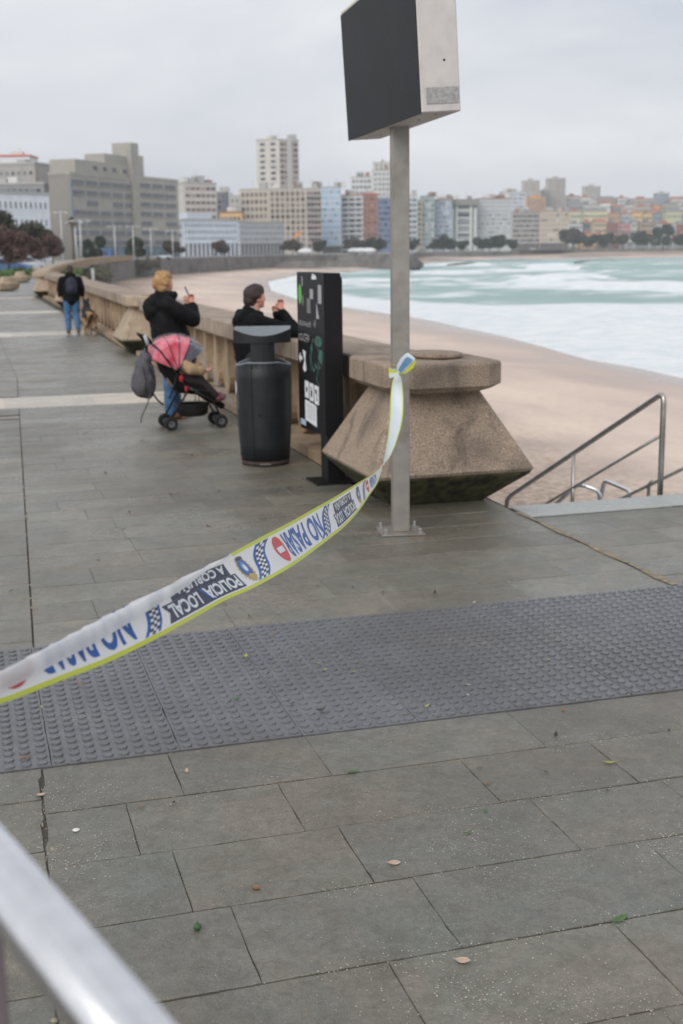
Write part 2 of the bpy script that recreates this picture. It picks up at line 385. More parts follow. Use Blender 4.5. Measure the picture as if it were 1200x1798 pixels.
# ------------------------------------------------------------------ beach, sea, town ground
SEA = -6.
shore_px = [(1200,663),(1126,646),(1046,633),(990,618),(941,604),(892,591),(830,578),(756,562),(719,556),(620,541),(534,529),(478,510),(472,495),(528,482),(602,479),(663,473),(720,468),(760,461),(880,455),(1000,454.5),(1200,452)]
shore = [gz(x, y, SEA).to_2d() for x, y in shore_px]
shore = [Vector((36, -60)), Vector((40, 20)), Vector((41.2, 50))] + shore + [Vector((560, 760)), Vector((900, 740)), Vector((1600, 700))]
poly = shore + [Vector((1600, -60))]
def shore_d(p):
    best = 1e18; n = len(shore)
    for i in range(n-1):
        a, b_ = shore[i], shore[i+1]; ab = b_-a; t = max(0, min(1, (p-a).dot(ab)/ab.length_squared)); d = (a+ab*t-p).length_squared
        if d < best: best = d
    d = sqrt(best); ins = False; m_ = len(poly); j = m_-1
    for i in range(m_):
        a, b_ = poly[i], poly[j]
        if (a.y > p.y) != (b_.y > p.y) and p.x < (b_.x-a.x)*(p.y-a.y)/(b_.y-a.y)+a.x: ins = not ins
        j = i
    return -d if ins else d
def sand_z(x, y):
    d = shore_d(Vector((x, y)))
    if d < 0: return SEA + max(-3, d*.05)
    cap = 2.6 if y < 600 else 2.6 + min(1, (y-600)/100)*2.6
    z = SEA + cap*(1-exp(-d*.05/cap*1.3))
    return z + .12*noise.noise((x*.08, y*.08, 0))*min(1, d/8)
def polar(th0, th1, nth, r0, r1, nr, zf, extra=None):
    v = []; ex = []
    for i in range(nr+1):
        r = r0*(r1/r0)**(i/nr)
        for j in range(nth+1):
            th = radians(th0+(th1-th0)*j/nth); x, y = r*sin(th), r*cos(th); v.append((x, y, zf(x, y)))
            if extra: ex.append(extra(x, y))
    f = [(i*(nth+1)+j, (i+1)*(nth+1)+j, (i+1)*(nth+1)+j+1, i*(nth+1)+j+1) for i in range(nr) for j in range(nth)]
    return v, [q[::-1] for q in f], ex
v, f, ex = polar(-8, 62, 110, 9, 1250, 230, sand_z, lambda x, y: shore_d(Vector((x, y))))
mb = MB(); mb.add([Vector(p) for p in v], f, 0, True)
me = mb.mesh('beach_sand', [], rec=False)
ca = me.attributes.new('shore', 'FLOAT', 'POINT'); ca.data.foreach_set('value', ex)
def sand_mat():
    mt = bpy.data.materials.new('beach_sand'); mt.use_nodes = True; nt = mt.node_tree; N = nt.nodes.new; L = nt.links.new
    b = nt.nodes['Principled BSDF']; tc = N('ShaderNodeTexCoord'); a = N('ShaderNodeAttribute'); a.attribute_name = 'shore'
    def nz(sc, det=4, rg=.55, vec=None, dist=0):
        n = N('ShaderNodeTexNoise'); n.inputs['Scale'].default_value = sc; n.inputs['Detail'].default_value = det; n.inputs['Roughness'].default_value = rg; n.inputs['Distortion'].default_value = dist
        L(vec or tc.outputs['Object'], n.inputs['Vector']); return n.outputs['Fac']
    def rng(s, a_, b_, c=0, d=1):
        r = N('ShaderNodeMapRange'); r.inputs[1].default_value = a_; r.inputs[2].default_value = b_; r.inputs[3].default_value = c; r.inputs[4].default_value = d; L(s, r.inputs[0]); return r.outputs[0]
    def mix(f, p, q):
        m_ = N('ShaderNodeMix'); m_.data_type = 'RGBA'; L(f, m_.inputs[0]) if not isinstance(f, float) else None
        for i, x in ((6, p), (7, q)):
            if isinstance(x, tuple): m_.inputs[i].default_value = (*x, 1)
            else: L(x, m_.inputs[i])
        return m_.outputs[2]
    def mt_(op, p, q):
        o_ = N('ShaderNodeMath'); o_.operation = op
        for i, x in ((0, p), (1, q)):
            if isinstance(x, (int, float)): o_.inputs[i].default_value = x
            else: L(x, o_.inputs[i])
        return o_.outputs[0]
    mp = N('ShaderNodeMapping'); mp.inputs['Scale'].default_value = (.25, .06, 1); L(tc.outputs['Object'], mp.inputs[0])
    big = nz(.5, 5, .6, mp.outputs[0], .5)
    c = mix(rng(big, .42, .60), S(226,206,190), S(192,176,168))
    c = mix(rng(nz(.07, 3), .5, .65, 0, .8), c, S(240,220,200))
    c = mix(rng(nz(2.2, 5, .7), .45, .75, 0, .55), c, S(196,168,144))
    d = mt_('ADD', a.outputs['Fac'], mt_('MULTIPLY', mt_('SUBTRACT', nz(.09, 4), .5), 16))
    wet = rng(d, 2, 9, 1, 0); c = mix(wet, c, S(172,160,154))
    damp = rng(d, 8, 34, .45, 0); c = mix(damp, c, S(200,182,170))
    L(c, b.inputs['Base Color']); L(rng(d, 1, 7, .22, .9), b.inputs['Roughness']); b.inputs['Specular IOR Level'].default_value = .35
    foot = mt_('MULTIPLY', rng(a.outputs['Fac'], 19, 25), rng(nz(3.4, 5, .75), .44, .60)); c2_ = mix(rng(foot, 0, 1, 0, .85), c, S(158,132,112)); L(c2_, b.inputs['Base Color'])
    h = mt_('ADD', nz(1.6, 5, .7), mt_('MULTIPLY', nz(14, 3), .25)); bp = N('ShaderNodeBump'); bp.inputs['Distance'].default_value = .7
    L(rng(a.outputs['Fac'], 16, 28, .05, 1.), bp.inputs['Strength']); L(h, bp.inputs['Height']); L(bp.outputs[0], b.inputs['Normal']); return mt
me.materials.append(sand_mat()); o = link('beach_sand', me); o['kind'] = 'structure'

# sea: swell displaced, foam carried as an attribute of the water surface
def ss(a, b_, x):
    t = max(0, min(1, (x-a)/(b_-a))); return t*t*(3-2*t)
crests = []   # polyline crest lines (world xy at sea level), height, foam depth behind
def crest(pxs, h, wd, foam): crests.append(([gz(x, y, SEA).to_2d() for x, y in pxs], h, wd, foam))
crest([(985,497),(1030,503),(1080,505),(1140,508),(1230,511),(1300,513)], 1.9, 9, 1)
crest([(925,494),(990,487),(1050,489)], 1.2, 8, .8)
crest([(930,473),(965,470),(1010,474)], 2.0, 11, 1)
crest([(735,482),(800,478),(880,477)], 1.2, 10, .75)
crest([(760,498),(860,492),(930,497)], 1.0, 8, .35)
crest([(760,466),(800,464),(850,466)], 1.2, 14, .9)
crest([(620,492),(700,494),(760,492)], .9, 8, .7)
crest([(700,513),(800,517),(900,512),(980,515)], .8, 6, .3)
crest([(1020,478),(1100,480),(1200,476),(1260,478)], 1.0, 9, .35)
crest([(1040,462),(1120,463),(1210,461)], 1.0, 12, .3)
crest([(620,500),(700,503),(770,500)], .8, 7, .5)
def seg_info(p, P):
    best = 1e9; sgn = 0
    for a, b_ in zip(P, P[1:]):
        ab = b_-a; t = (p-a).dot(ab)/ab.length_squared; tc_ = max(0, min(1, t)); q = p-(a+ab*tc_); d = q.length
        if d < best: best = d; sgn = 1 if (p-a).x*ab.y-(p-a).y*ab.x > 0 else -1
        
    return best, sgn
foam_edge = [gz(x, y, SEA).to_2d() for x, y in [(486,497),(520,499),(560,506),(600,519),(680,526),(760,531),(860,533),(980,533),(1100,533),(1210,534),(1400,536),(1700,540)]]
foam_edge.append(Vector((400, -60)))
def sea_pt(x, y):
    p = Vector((x, y)); d = -shore_d(p); z = 0; fm = 0
    nn = noise.noise((x*.035, y*.035, 3)); n2 = noise.noise((x*.13, y*.13, 7))
    dd = d + 10*nn + 4*n2
    # broad wash of white water near the beach, narrower far away
    W = 30 if y < 260 else 30 + min(1, (y-260)/160)*-6
    if y > 600: W = 14
    be, sg = seg_info(p, foam_edge); se = -be*sg     # positive seaward of the wash
    wob = 7*noise.noise((x*.012, y*.05, 9)) + 3*n2
    fm = max(1 - ss(-5, 6, se + wob), (1 - ss(2, 7, dd)))
    fm *= .80 + .2*ss(-.35, .25, noise.noise((x*.03, y*.12, 1)))
    far_d = ss(6, 40, se)
    lace = ss(.0, .5, noise.noise((x*.02, y*.075, 11))) * .55 + .5*ss(.1, .45, noise.noise((x*.008, y*.04, 21)))*(1 if x < 120 else .6)
    fm = max(fm, lace)
    z += .35*noise.noise((x*.05, y*.11, 5))*ss(0, 30, d) + .1*n2
    for P, h, wd, fo in crests:
        if abs(P[0].y - y) > 160 and abs(P[-1].y - y) > 160: continue
        b_, sg = seg_info(p, P)
        if b_ > wd*4: continue
        off = b_*sg      # + towards the camera side
        z += h*exp(-(off/wd)**2*(2.2 if off > 0 else .8))*(.75+.5*nn)
        f_ = fo*(exp(-((off-wd*.35)/wd)**2*2.) + .45*exp(-((off-wd*1.6)/(wd*1.6))**2))*(1.05+.8*n2+.5*nn)
        fm = max(fm, min(1, f_))
    return SEA + z*ss(0, 12, d) + .02, max(0, min(1, fm))
v = []; ex = []; nth, nr = 240, 330
for i in range(nr+1):
    r = 45*(1700/45)**(i/nr)
    for j in range(nth+1):
        th = radians(2+(52-2)*j/nth); x, y = r*sin(th), r*cos(th); z, fo = sea_pt(x, y); v.append((x, y, z)); ex.append(fo)
f = [(i*(nth+1)+j, i*(nth+1)+j+1, (i+1)*(nth+1)+j+1, (i+1)*(nth+1)+j) for i in range(nr) for j in range(nth)]
keep = []; 
for q in f:
    a = v[q[0]]
    if a[1] < 20 or a[1] > 900: continue
    keep.append(q)
mb = MB(); mb.add([Vector(p) for p in v], keep, 0, True); me = mb.mesh('sea_water', [], rec=False)
ca = me.attributes.new('foam', 'FLOAT', 'POINT'); ca.data.foreach_set('value', ex)
def sea_mat():
    mt = bpy.data.materials.new('sea_water'); mt.use_nodes = True; nt = mt.node_tree; N = nt.nodes.new; L = nt.links.new
    b = nt.nodes['Principled BSDF']; tc = N('ShaderNodeTexCoord'); a = N('ShaderNodeAttribute'); a.attribute_name = 'foam'
    mp = N('ShaderNodeMapping'); mp.inputs['Scale'].default_value = (.6, 1.6, 1); L(tc.outputs['Object'], mp.inputs[0])
    n = N('ShaderNodeTexNoise'); n.inputs['Scale'].default_value = .16; n.inputs['Detail'].default_value = 8; n.inputs['Roughness'].default_value = .68; n.inputs['Distortion'].default_value = .6; L(mp.outputs[0], n.inputs['Vector'])
    q = N('ShaderNodeMath'); q.operation = 'MULTIPLY_ADD'; L(n.outputs['Fac'], q.inputs[0]); q.inputs[1].default_value = 1.7; q.inputs[2].default_value = -.80
    s_ = N('ShaderNodeMath'); s_.operation = 'ADD'; L(a.outputs['Fac'], s_.inputs[0]); L(q.outputs[0], s_.inputs[1])
    r = N('ShaderNodeMapRange'); r.interpolation_type = 'SMOOTHSTEP'; r.inputs[1].default_value = .22; r.inputs[2].default_value = .78; L(s_.outputs[0], r.inputs[0])
    n2 = N('ShaderNodeTexNoise'); n2.inputs['Scale'].default_value = .03; n2.inputs['Detail'].default_value = 3; L(tc.outputs['Object'], n2.inputs['Vector'])
    w_ = N('ShaderNodeMix'); w_.data_type = 'RGBA'; w_.inputs[6].default_value = (*S(124,160,156), 1); w_.inputs[7].default_value = (*S(158,190,184), 1); L(n2.outputs['Fac'], w_.inputs[0])
    fmix = N('ShaderNodeMix'); fmix.data_type = 'RGBA'; n4 = N('ShaderNodeTexNoise'); n4.inputs['Scale'].default_value = .55; n4.inputs['Detail'].default_value = 6; n4.inputs['Roughness'].default_value = .7; L(mp.outputs[0], n4.inputs['Vector']); r4 = N('ShaderNodeMapRange'); r4.inputs[1].default_value = .38; r4.inputs[2].default_value = .6; L(n4.outputs['Fac'], r4.inputs[0]); L(r4.outputs[0], fmix.inputs[0]); fmix.inputs[6].default_value = (*S(224,234,235), 1); fmix.inputs[7].default_value = (*S(252,253,254), 1)
    m_ = N('ShaderNodeMix'); m_.data_type = 'RGBA'; L(r.outputs[0], m_.inputs[0]); L(w_.outputs[2], m_.inputs[6]); L(fmix.outputs[2], m_.inputs[7])
    L(m_.outputs[2], b.inputs['Base Color']); rr = N('ShaderNodeMapRange'); rr.inputs[3].default_value = .3; rr.inputs[4].default_value = .9; L(r.outputs[0], rr.inputs[0]); L(rr.outputs[0], b.inputs['Roughness'])
    b.inputs['Specular IOR Level'].default_value = .4
    n3 = N('ShaderNodeTexNoise'); n3.inputs['Scale'].default_value = .9; n3.inputs['Detail'].default_value = 5; n3.inputs['Roughness'].default_value = .75; L(mp.outputs[0], n3.inputs['Vector'])
    bp = N('ShaderNodeBump'); bp.inputs['Strength'].default_value = .8; bp.inputs['Distance'].default_value = .6; L(n3.outputs['Fac'], bp.inputs['Height']); L(bp.outputs[0], b.inputs['Normal']); return mt
me.materials.append(sea_mat()); o = link('sea_water', me); o['kind'] = 'structure'
# far wall line of the promenade around the bay (top of wall = town ground level)
wall_line = [(3.82, 8.43), (3.82, 45), (3.95, 60), axy(96, 86), axy(112, 110), axy(132, 150), axy(160, 200), axy(190, 270), axy(240, 330), axy(310, 370), axy(400, 430), axy(470, 470), axy(530, 500), axy(590, 520), axy(640, 520), axy(690, 505), axy(720, 490),
             axy(730, 520), axy(724, 620), axy(720, 800), axy(760, 900), axy(900, 930), axy(1050, 950), axy(1250, 965), axy(1500, 980)]
from mathutils.geometry import tessellate_polygon
outer = [(1600, 1500), (700, 2600), (-500, 2400), (-700, 700), (-300, 60), (-16, 60), (-16, -8)]
pl = [Vector((x, y, 0)) for x, y in wall_line] + [Vector((x, y, 0)) for x, y in outer]
pl = [Vector((p.x, p.y, -.012 if p.y < 61 else -.012)) for p in pl]
town = MB(); town.add(pl[2:-2] + [Vector((-16, 60, -.012))], tessellate_polygon([[*pl[2:-2], Vector((-16, 60, -.012))]]))
struct('town_ground', town, mat('damp_promenade_asphalt', S(138,138,136), .45, var=.1, scale=.8, stain=S(118,116,112), sscale=.1, samt=.6))
b = MB()
for k in range(len(wall_line)-1):
    (x0, y0), (x1, y1) = wall_line[k], wall_line[k+1]
    if y0 < 60: t0 = t1 = -.02
    b.add([(x0, y0, -8), (x1, y1, -8), (x1, y1, -.02), (x0, y0, -.02)], [(0, 1, 2, 3)])
M['sea_wall'] = mat('stained_stone_sea_wall', S(116,114,112), .9, var=.22, scale=.35, bump=.3, bscale=2, stain=S(78,78,76), sscale=.12, samt=.8)
o = tag(b.build('sea_wall', M['sea_wall'], rec=False), 'long stained grey stone retaining wall curving round the back of the beach', 'wall')

# ================================================================== BALUSTRADE AND PEDESTALS
def octa(cx, cy, hx, hy, ch):
    return [(cx-hx+ch, cy-hy), (cx+hx-ch, cy-hy), (cx+hx, cy-hy+ch), (cx+hx, cy+hy-ch), (cx+hx-ch, cy+hy), (cx-hx+ch, cy+hy), (cx-hx, cy+hy-ch), (cx-hx, cy-hy+ch)]
def pedestal(label, x, y, mc, near=False, rz=0, grp=None):
    t = thing('lamp_pedestal', label, 'pedestal', (x, y, 0), rz, grp)
    sq = lambda h, z, k=1.08, c=.012: [(p[0], p[1], z) for p in octa(0, 0, h, h*k, c)]
    p = MB(); p.rings([sq(.622, .262), sq(.634, .285), sq(.345, .84, .96, .03), sq(.345, .86, .96, .03)]); p.build('pyramid', mc, t)
    p = MB(); p.rings([sq(.38, .0, 1.0, .05), sq(.612, .24), sq(.622, .2615)]); p.build('base', M['moss'], t)
    cx_, cy_ = .0, .0; hx, hy = .465, .60
    O = lambda h, z: [(q[0], q[1], z) for q in octa(cx_, cy_, hx-h, hy-h, .17)]
    p = MB(); p.rings([O(.06, .862), O(.0, .905), O(0, 1.055), O(.006, 1.068), O(.02, 1.075)]); p.build('cap', mc, t)
    p = MB(); p.lathe([(.185, 1.0755), (.185, 1.082), (.205, 1.086), (.205, 1.108), (.19, 1.112), (.1, 1.112), (.09, 1.118), (0, 1.118)], (.1, .02, 0), 28, sy=1.35); p.build('disc', M['concrete'] if near else mc, t)
    return t
pd1 = pedestal('large stone pedestal of stacked pyramids and octagonal cap behind the steel sign pole', 3.36, 9.13, M['concrete'], True)
pd2 = pedestal('stone pyramid pedestal in the balustrade behind the woman taking a photo', 3.40, 24.6, M['concrete_far'])
pd3 = pedestal('stone pedestal in the balustrade just left of the walking man', 3.66, 45.3, M['concrete_far'])
pd4 = pedestal('farthest stone pedestal where the balustrade bends, left of the walking man', 3.55, 57.5, M['concrete_far'])
CT = 1.035
def fin(mb, x, y, w0=.13, w1=.44, d=.16):
    """upright spreading towards the foot and ending in a rounded lobe"""
    pr = []
    for k in range(9):
        a = pi*k/8; pr.append((w1/2*cos(a), .30-.2*sin(a)))
    L_ = [(w0/2+.05, .84), (w0/2, .74), (w0/2+.03, .55), (w1/2-.03, .38)]
    P = [(-q[0], q[1]) for q in L_][::-1]
    outl = L_ + pr + P            # closed outline in (y, z)
    n = len(outl); v = [(x, y+a, b_) for a, b_ in outl] + [(x+d, y+a*.72, b_) for a, b_ in outl]
    f = [tuple(range(n)), tuple(range(n, 2*n))[::-1]] + [(i, (i+1) % n, n+(i+1) % n, n+i) for i in range(n)]
    mb.add(v, f)
def balustrade(label, y0, y1, xa, xb, mc, pitch=.78, nfin=None):
    t = thing('balustrade', label, 'balustrade', (xa, y0, 0), 0)
    X = lambda y: (y-y0)/(y1-y0)*(xb-xa)
    Ln = y1-y0
    c = MB(); n = max(1, round(Ln/2.1))
    for k in range(n):
        a, b_ = Ln*k/n+.004, Ln*(k+1)/n-.004; xo, xo2 = X(y0+a), X(y0+b_); z = CT+ru(-.002, .002)
        R = []
        for yy, xx in ((a, xo), (b_, xo2)):
            R.append([(xx+.012, yy, z-.2), (xx, yy, z-.188), (xx, yy, z-.012), (xx+.012, yy, z), (xx+.66, yy, z), (xx+.672, yy, z-.012), (xx+.672, yy, z-.2)])
        c.rings(R)
    c.build('coping', M['coping'], t)
    k_ = MB(); k_.add([(-.09, 0, .0), (X(y1)-.09, Ln, 0), (X(y1)-.09, Ln, .085), (-.09, 0, .085), (.72, 0, .09), (X(y1)+.72, Ln, .09), (.72, 0, 0), (X(y1)+.72, Ln, 0)],
                [(0,1,2,3), (3,2,5,4), (4,5,7,6), (0,3,4,6), (1,7,5,2)]); k_.build('kerb', mc, t)
    n = int(Ln/pitch)
    for k in range(n):
        mb = MB(); yy = pitch*(k+.5) + (Ln-n*pitch)/2
        fin(mb, X(y0+yy)+.12, yy, d=.42); mb.build('baluster', mc, t)
    return t
M['coping'] = mat('grey_brown_coping', S(160,144,128), .85, var=.14, scale=4, bump=.3, bscale=90, stain=S(112,100,88), sscale=1.4, samt=.6, streak=S(96,86,76))
M['balu'] = mat('sandy_concrete', S(164,142,116), .88, var=.16, scale=3, bump=.3, bscale=90, stain=S(104,92,76), sscale=1.1, samt=.65, streak=S(84,72,58))
balustrade('stone balustrade with tapering uprights behind the litter bin and woman', 9.98, 23.7, 3.06, 3.10, M['balu'])
balustrade('stone balustrade stretch beside the walking man and dog', 25.5, 44.4, 3.10, 3.35, M['balu'], .95)
balustrade('short far stone balustrade stretch between the two farthest pedestals', 46.2, 56.6, 3.35, 3.35, M['balu'], 1.1)
# continuation that swings round with the bay
t = thing('far_parapet', 'distant pale stone parapet curving away past the last pedestal', 'wall', (3.3, 58.4, 0))
b = MB(); cur = [(3.3, 58.4)] + [axy(76, 72), axy(88, 84), axy(105, 102), axy(123, 130), axy(150, 185), axy(180, 255), axy(235, 325)]
def strip(mb, pts, z0, z1, w):
    R = []
    for i, (x, y) in enumerate(pts):
        a = Vector(pts[max(i-1, 0)]); c = Vector(pts[min(i+1, len(pts)-1)]); n_ = (c-a).normalized(); n_ = Vector((-n_.y, n_.x))*w/2
        R.append([(x-n_.x, y-n_.y, z0), (x+n_.x, y+n_.y, z0), (x+n_.x, y+n_.y, z1), (x-n_.x, y-n_.y, z1)])
    mb.rings(R)
strip(b, cur, .85, 1.06, .7); b.build('coping', M['concrete_far'], t, world=True)
b = MB(); strip(b, cur, -.1, .848, .35); b.build('wall', M['balu'], t, world=True)
tag(t)

# ================================================================== SIGN ON THE POLE
RZ = -radians(10)
t = thing('display_sign', 'dark square display sign with pale cabinet on a square steel pole', 'display sign', (2.755, 7.93, 0), 0)
R_ = Matrix.Rotation(RZ, 4, 'Z')
b = MB(); b.box((-.056, -.056, .01), (.056, .056, 2.70), M=R_, bev=.006); b.build('pole', M['galv'], t)
b = MB(); b.box((-.052, -.052, 1.75), (-.047, -.047, 1.76), M=R_)
b = MB(); b.box((-.15, -.15, .002), (.15, .15, .012), M=R_, bev=.003); b.build('base_plate', M['galv'], t)
for sx in (-1, 1):
    for sy in (-1, 1):
        b = MB(); p = R_ @ Vector((sx*.118, sy*.118, .012)); b.lathe([(.013, 0), (.013, .012), (.009, .013), (.009, .03), (.006, .034), (0, .035)], p, 6, sm=False); b.build('bolt', M['steel'], t)
# cabinet: corners found on the plane z = 2.66
zb, zt = 2.665, 3.52
Rc = Matrix.Translation((0, 0, 2.665)) @ Matrix.Rotation(-radians(3.3), 4, 'Y') @ Matrix.Rotation(-radians(4.6), 4, 'Z') @ Matrix.Translation((0, 0, -2.665))
cab = MB(); cab.box((-.116, -.975, zb), (.116, .975, zt), M=Matrix.Translation((.0, .02, 0)) @ Rc, bev=.006); cab.build('cabinet', M['cabinet'], t)
s = MB(); s.box((-.1205, -.968, zb-.004), (-.1165, .968, zt-.012), M=Matrix.Translation((.0, .02, 0)) @ Rc); s.build('screen', M['screen'], t)
s = MB(); s.box((-.116, -.974, zt), (-.10, .974, zt+.008), M=Matrix.Translation((.0, .02, 0)) @ Rc); s.build('top_trim', simple('pale_yellow_trim', (226, 222, 170), .6), t)
s = MB(); s.box((-.085, -.9785, zb+.045), (.108, -.9755, zb+.135), M=Matrix.Translation((.0, .02, 0)) @ Rc); s.build('number_plate', simple('worn_grey_sticker', (160, 158, 156), .7, .2, 60), t)
for q in ((-.03, .35), (.035, .35)):
    pass
for (xx, zz) in ((.03, .28),):
    s = MB(); s.ball((xx, -.976, zb+zz), (.007, .003, .007)); s.build('screw', M['black_metal'], t).matrix_local = Matrix.Translation((.0, .02, 0)) @ Rc
for (xx, yy) in ((.0, -.86), (.0, -.5), (.02, .55), (.0, .9)):
    s = MB(); s.ball((xx, yy, zb), (.008, .008, .004)); s.build('screw', M['black_metal'], t).matrix_local = Matrix.Translation((.0, .02, 0)) @ Rc

# ================================================================== TOTEM
t = thing('information_totem', 'slim black information totem covered in stickers beside the litter bin', 'information totem', (2.765, 9.82, 0)); t.scale = (1, .71, 1)
b = MB()
out_ = [(0, .40), (1.12, .37), (1.2, .44), (1.2, 1.715), (0, 1.715)]      # (y, z) of the panel
th = .155
R0 = [(0, a, z) for a, z in out_]; R1 = [(th-.02, a, z) for a, z in out_]; 
R2 = [(th, a if a > .01 else a, z if z < 1.7 else z-.05) for a, z in out_]
b.rings([R0, R1, R2]); b.build('panel', M['black_metal'], t)
b = MB(); b.box((.012, -.012, .01), (th+.004, .27, .52)); b.build('post', M['black_metal'], t)
b = MB(); b.box((-.10, -.10, .0), (.30, .42, .012), bev=.004); b.build('base_plate', M['black_metal'], t)
def onp(y0, y1, z0, z1, m_, nm='sticker', par=t, pts=None, k=[0]):
    """thin sticker on the panel's face; y from near edge (0) to far edge (1.2)"""
    k[0] += 1; s = MB(); x = -.0012 - .00015*(k[0] % 6)
    P = pts or [(y0, z0), (y1, z0), (y1, z1), (y0, z1)]
    n = len(P); v = [(x, a, z) for a, z in P] + [(-.0002, a, z) for a, z in P]
    s.add(v, [tuple(range(n)), tuple(range(n, 2*n))[::-1]] + [(i, (i+1) % n, n+(i+1) % n, n+i) for i in range(n)]); return s.build(nm, m_, par)
# image px x 527..568 -> y 1.2..0 ; rows measured on the photograph
def PY(u): return max(.01, min(1.19, 1.2*(1-u)))
grey_s = simple('pale_grey_sticker', (168, 166, 172), .6, .15, 40); grn_s = simple('green_sticker', (108, 190, 84), .6, .1); teal = simple('teal_spray_paint', (58, 98, 84), .8, .5, 14)
ell = lambda cy, cz, ry, rz_, n=14, q=1: [(cy+ry*cos(2*pi*i/n), cz+rz_*sin(2*pi*i/n)) for i in range(n)]
onp(0, 0, 0, 0, grn_s, pts=ell(1.06, 1.53, .07, .085))
onp(0, 0, 0, 0, M['white'], pts=[(.52, 1.66), (.40, 1.66), (.30, 1.665), (.34, 1.695), (.42, 1.70), (.46, 1.71), (.5, 1.69)])
onp(.46, .60, 1.50, 1.58, grey_s); onp(.10, .24, 1.47, 1.62, grey_s); onp(.58, .74, 1.38, 1.50, simple('grey_sticker', (120, 120, 118), .6, .2, 30))
onp(0, 0, 0, 0, grey_s, pts=[(.2, 1.345), (.33, 1.345), (.32, 1.48)])
onp(.93, .97, 1.60, 1.68, grey_s); onp(.90, .96, 1.44, 1.52, simple('grey_sticker', (120, 120, 118)))
# two lines of small indistinct letters, then an arrow with a worn white panel
tx = simple('faded_white_lettering', (196, 194, 192), .6, .25, 60)
def words(cy, cz, w_, h_, n, m_=tx, nm='lettering'):
    s = MB()
    for i in range(n):
        y_ = cy + w_/2 - w_*(i+.5)/n; hh = h_*ru(.6, 1); q = w_/n*.34
        for (a, c, e, g_) in random.sample([(-1, -.6, -1, 1), (.6, 1, -1, 1), (-1, 1, .7, 1), (-1, 1, -1, -.7), (-1, 1, -.15, .15)], 3):
            s.add([(-.0016, y_+a*q, cz+e*hh/2), (-.0016, y_+c*q, cz+e*hh/2), (-.0016, y_+c*q, cz+g_*hh/2), (-.0016, y_+a*q, cz+g_*hh/2)], [(0, 1, 2, 3)])
    s.build(nm, m_, t)
words(.86, 1.285, .58, .045, 9); words(.40, 1.30, .10, .07, 2); words(.90, 1.165, .52, .07, 6)
onp(0, 0, 0, 0, teal, 'graffiti', pts=ell(.26, 1.16, .17, .045, 11)); onp(0, 0, 0, 0, teal, 'graffiti', pts=ell(.16, 1.04, .10, .06, 9))
for P in ([(.50, 1.17), (.60, .98), (.46, .90), (.36, .95)], [(.30, 1.1), (.14, 1.06), (.1, .98), (.2, .94), (.3, .99)], [(.44, .97), (.28, .93), (.36, .84), (.26, .80)], [(.55, 1.12), (.63, 1.02), (.58, .90)]):
    s = MB(); s.tube([(.0015, a, z) for a, z in P], .007, 5, cap=True); s.build('graffiti', teal, t)
onp(0, 0, 0, 0, M['white'], 'arrow_sign', pts=[(1.16, .985), (1.08, 1.03), (1.08, 1.0), (1.0, 1.0), (1.0, .97), (1.08, .97), (1.08, .94)])
onp(0, 0, 0, 0, M['white'], 'arrow_sign', pts=[(.98, 1.06), (.84, 1.05), (.86, .98), (.82, .89), (.90, .87), (.98, .90), (.9, .97)])
blk = M['black']
for k, (ya, yb) in enumerate(((.72, .90), (.50, .68), (.27, .46))):
    z0_, z1_ = .655-.012*k, .80-.006*k
    pn = onp(ya, yb, z0_, z1_, M['white'], 'pictogram')
    yc = (ya+yb)/2; zc = (z0_+z1_)/2; s = MB()
    if k == 0: s.ball((-.0022, yc, zc), (.0008, .035, .025))
    elif k == 1: s.ball((-.0022, yc, zc+.035), (.0008, .02, .012)); s.box((-.003, yc-.03, zc-.04), (-.0021, yc+.03, zc+.018))
    else: s.ball((-.0022, yc+.02, zc+.03), (.0008, .04, .022)); s.box((-.003, yc-.03, zc-.05), (-.0021, yc-.005, zc+.02))
    s.build('symbol', blk, pn)
    words(yc, z0_-.03, .14, .012, 4)
pn = onp(0, 0, 0, 0, M['white'], 'notice', pts=[(.90, .33+.13), (.38, .44), (.38, .615), (.60, .628), (.64, .618), (.68, .632), (.90, .635)])
for k in range(7):
    s = MB(); zz = .60-.018*k; s.box((-.0026, .44, zz-.003), (-.0021, .84-.04*(k % 3), zz+.001)); s.build('text_line', simple('grey_print', (150, 152, 158)), pn)
onp(.88, 1.12, .405, .455, simple('pale_blue_sticker', (168, 190, 214)), 'sticker')

# ================================================================== LITTER BIN
BX, BY = 2.53, 11.02
t = thing('litter_bin', 'dark grey barrel litter bin with flat T-shaped hood by the balustrade', 'litter bin', (BX, BY, 0), -radians(14))
def ring(r, z, n=40, k=1., sl=0.): return [(r*cos(2*pi*i/n), r*k*sin(2*pi*i/n), z + sl*max(0, abs(cos(2*pi*i/n))-.55)*(-1)) for i in range(n)]
prof = [(.220, .045), (.232, .2), (.244, .42), (.249, .62), (.251, .78), (.249, .925)]
b = MB(); b.rings([ring(r, z, sl=(.08 if z > .8 else 0)) for r, z in prof] + [ring(.238, .928, sl=.08), ring(.232, .86, sl=.06), ring(.22, .5)], 0, None, True, True, False); b.build('body', M['bin'], t)
b = MB(); b.rings([ring(.251, .926, sl=.08), ring(.2505, .938, sl=.08), ring(.215, .944, sl=.08), ring(.212, .920, sl=.08)], 0, None, True, False, False)
b.build('rim', M['bin_top'], t)
b = MB(); b.rings([ring(.213, 0), ring(.221, .046)], 0, None, True); b.build('base', simple('rusty_base', (64, 50, 46), .8, .3, 10), t)
b = MB()
P = []
for i in range(17):
    a = -pi*.36 + pi*.72*i/16; P.append((.252*sin(a)*.62, -.252*cos(a)))
P2 = [(.145, -.02), (.145, .14), (-.145, .14), (-.145, -.02)]
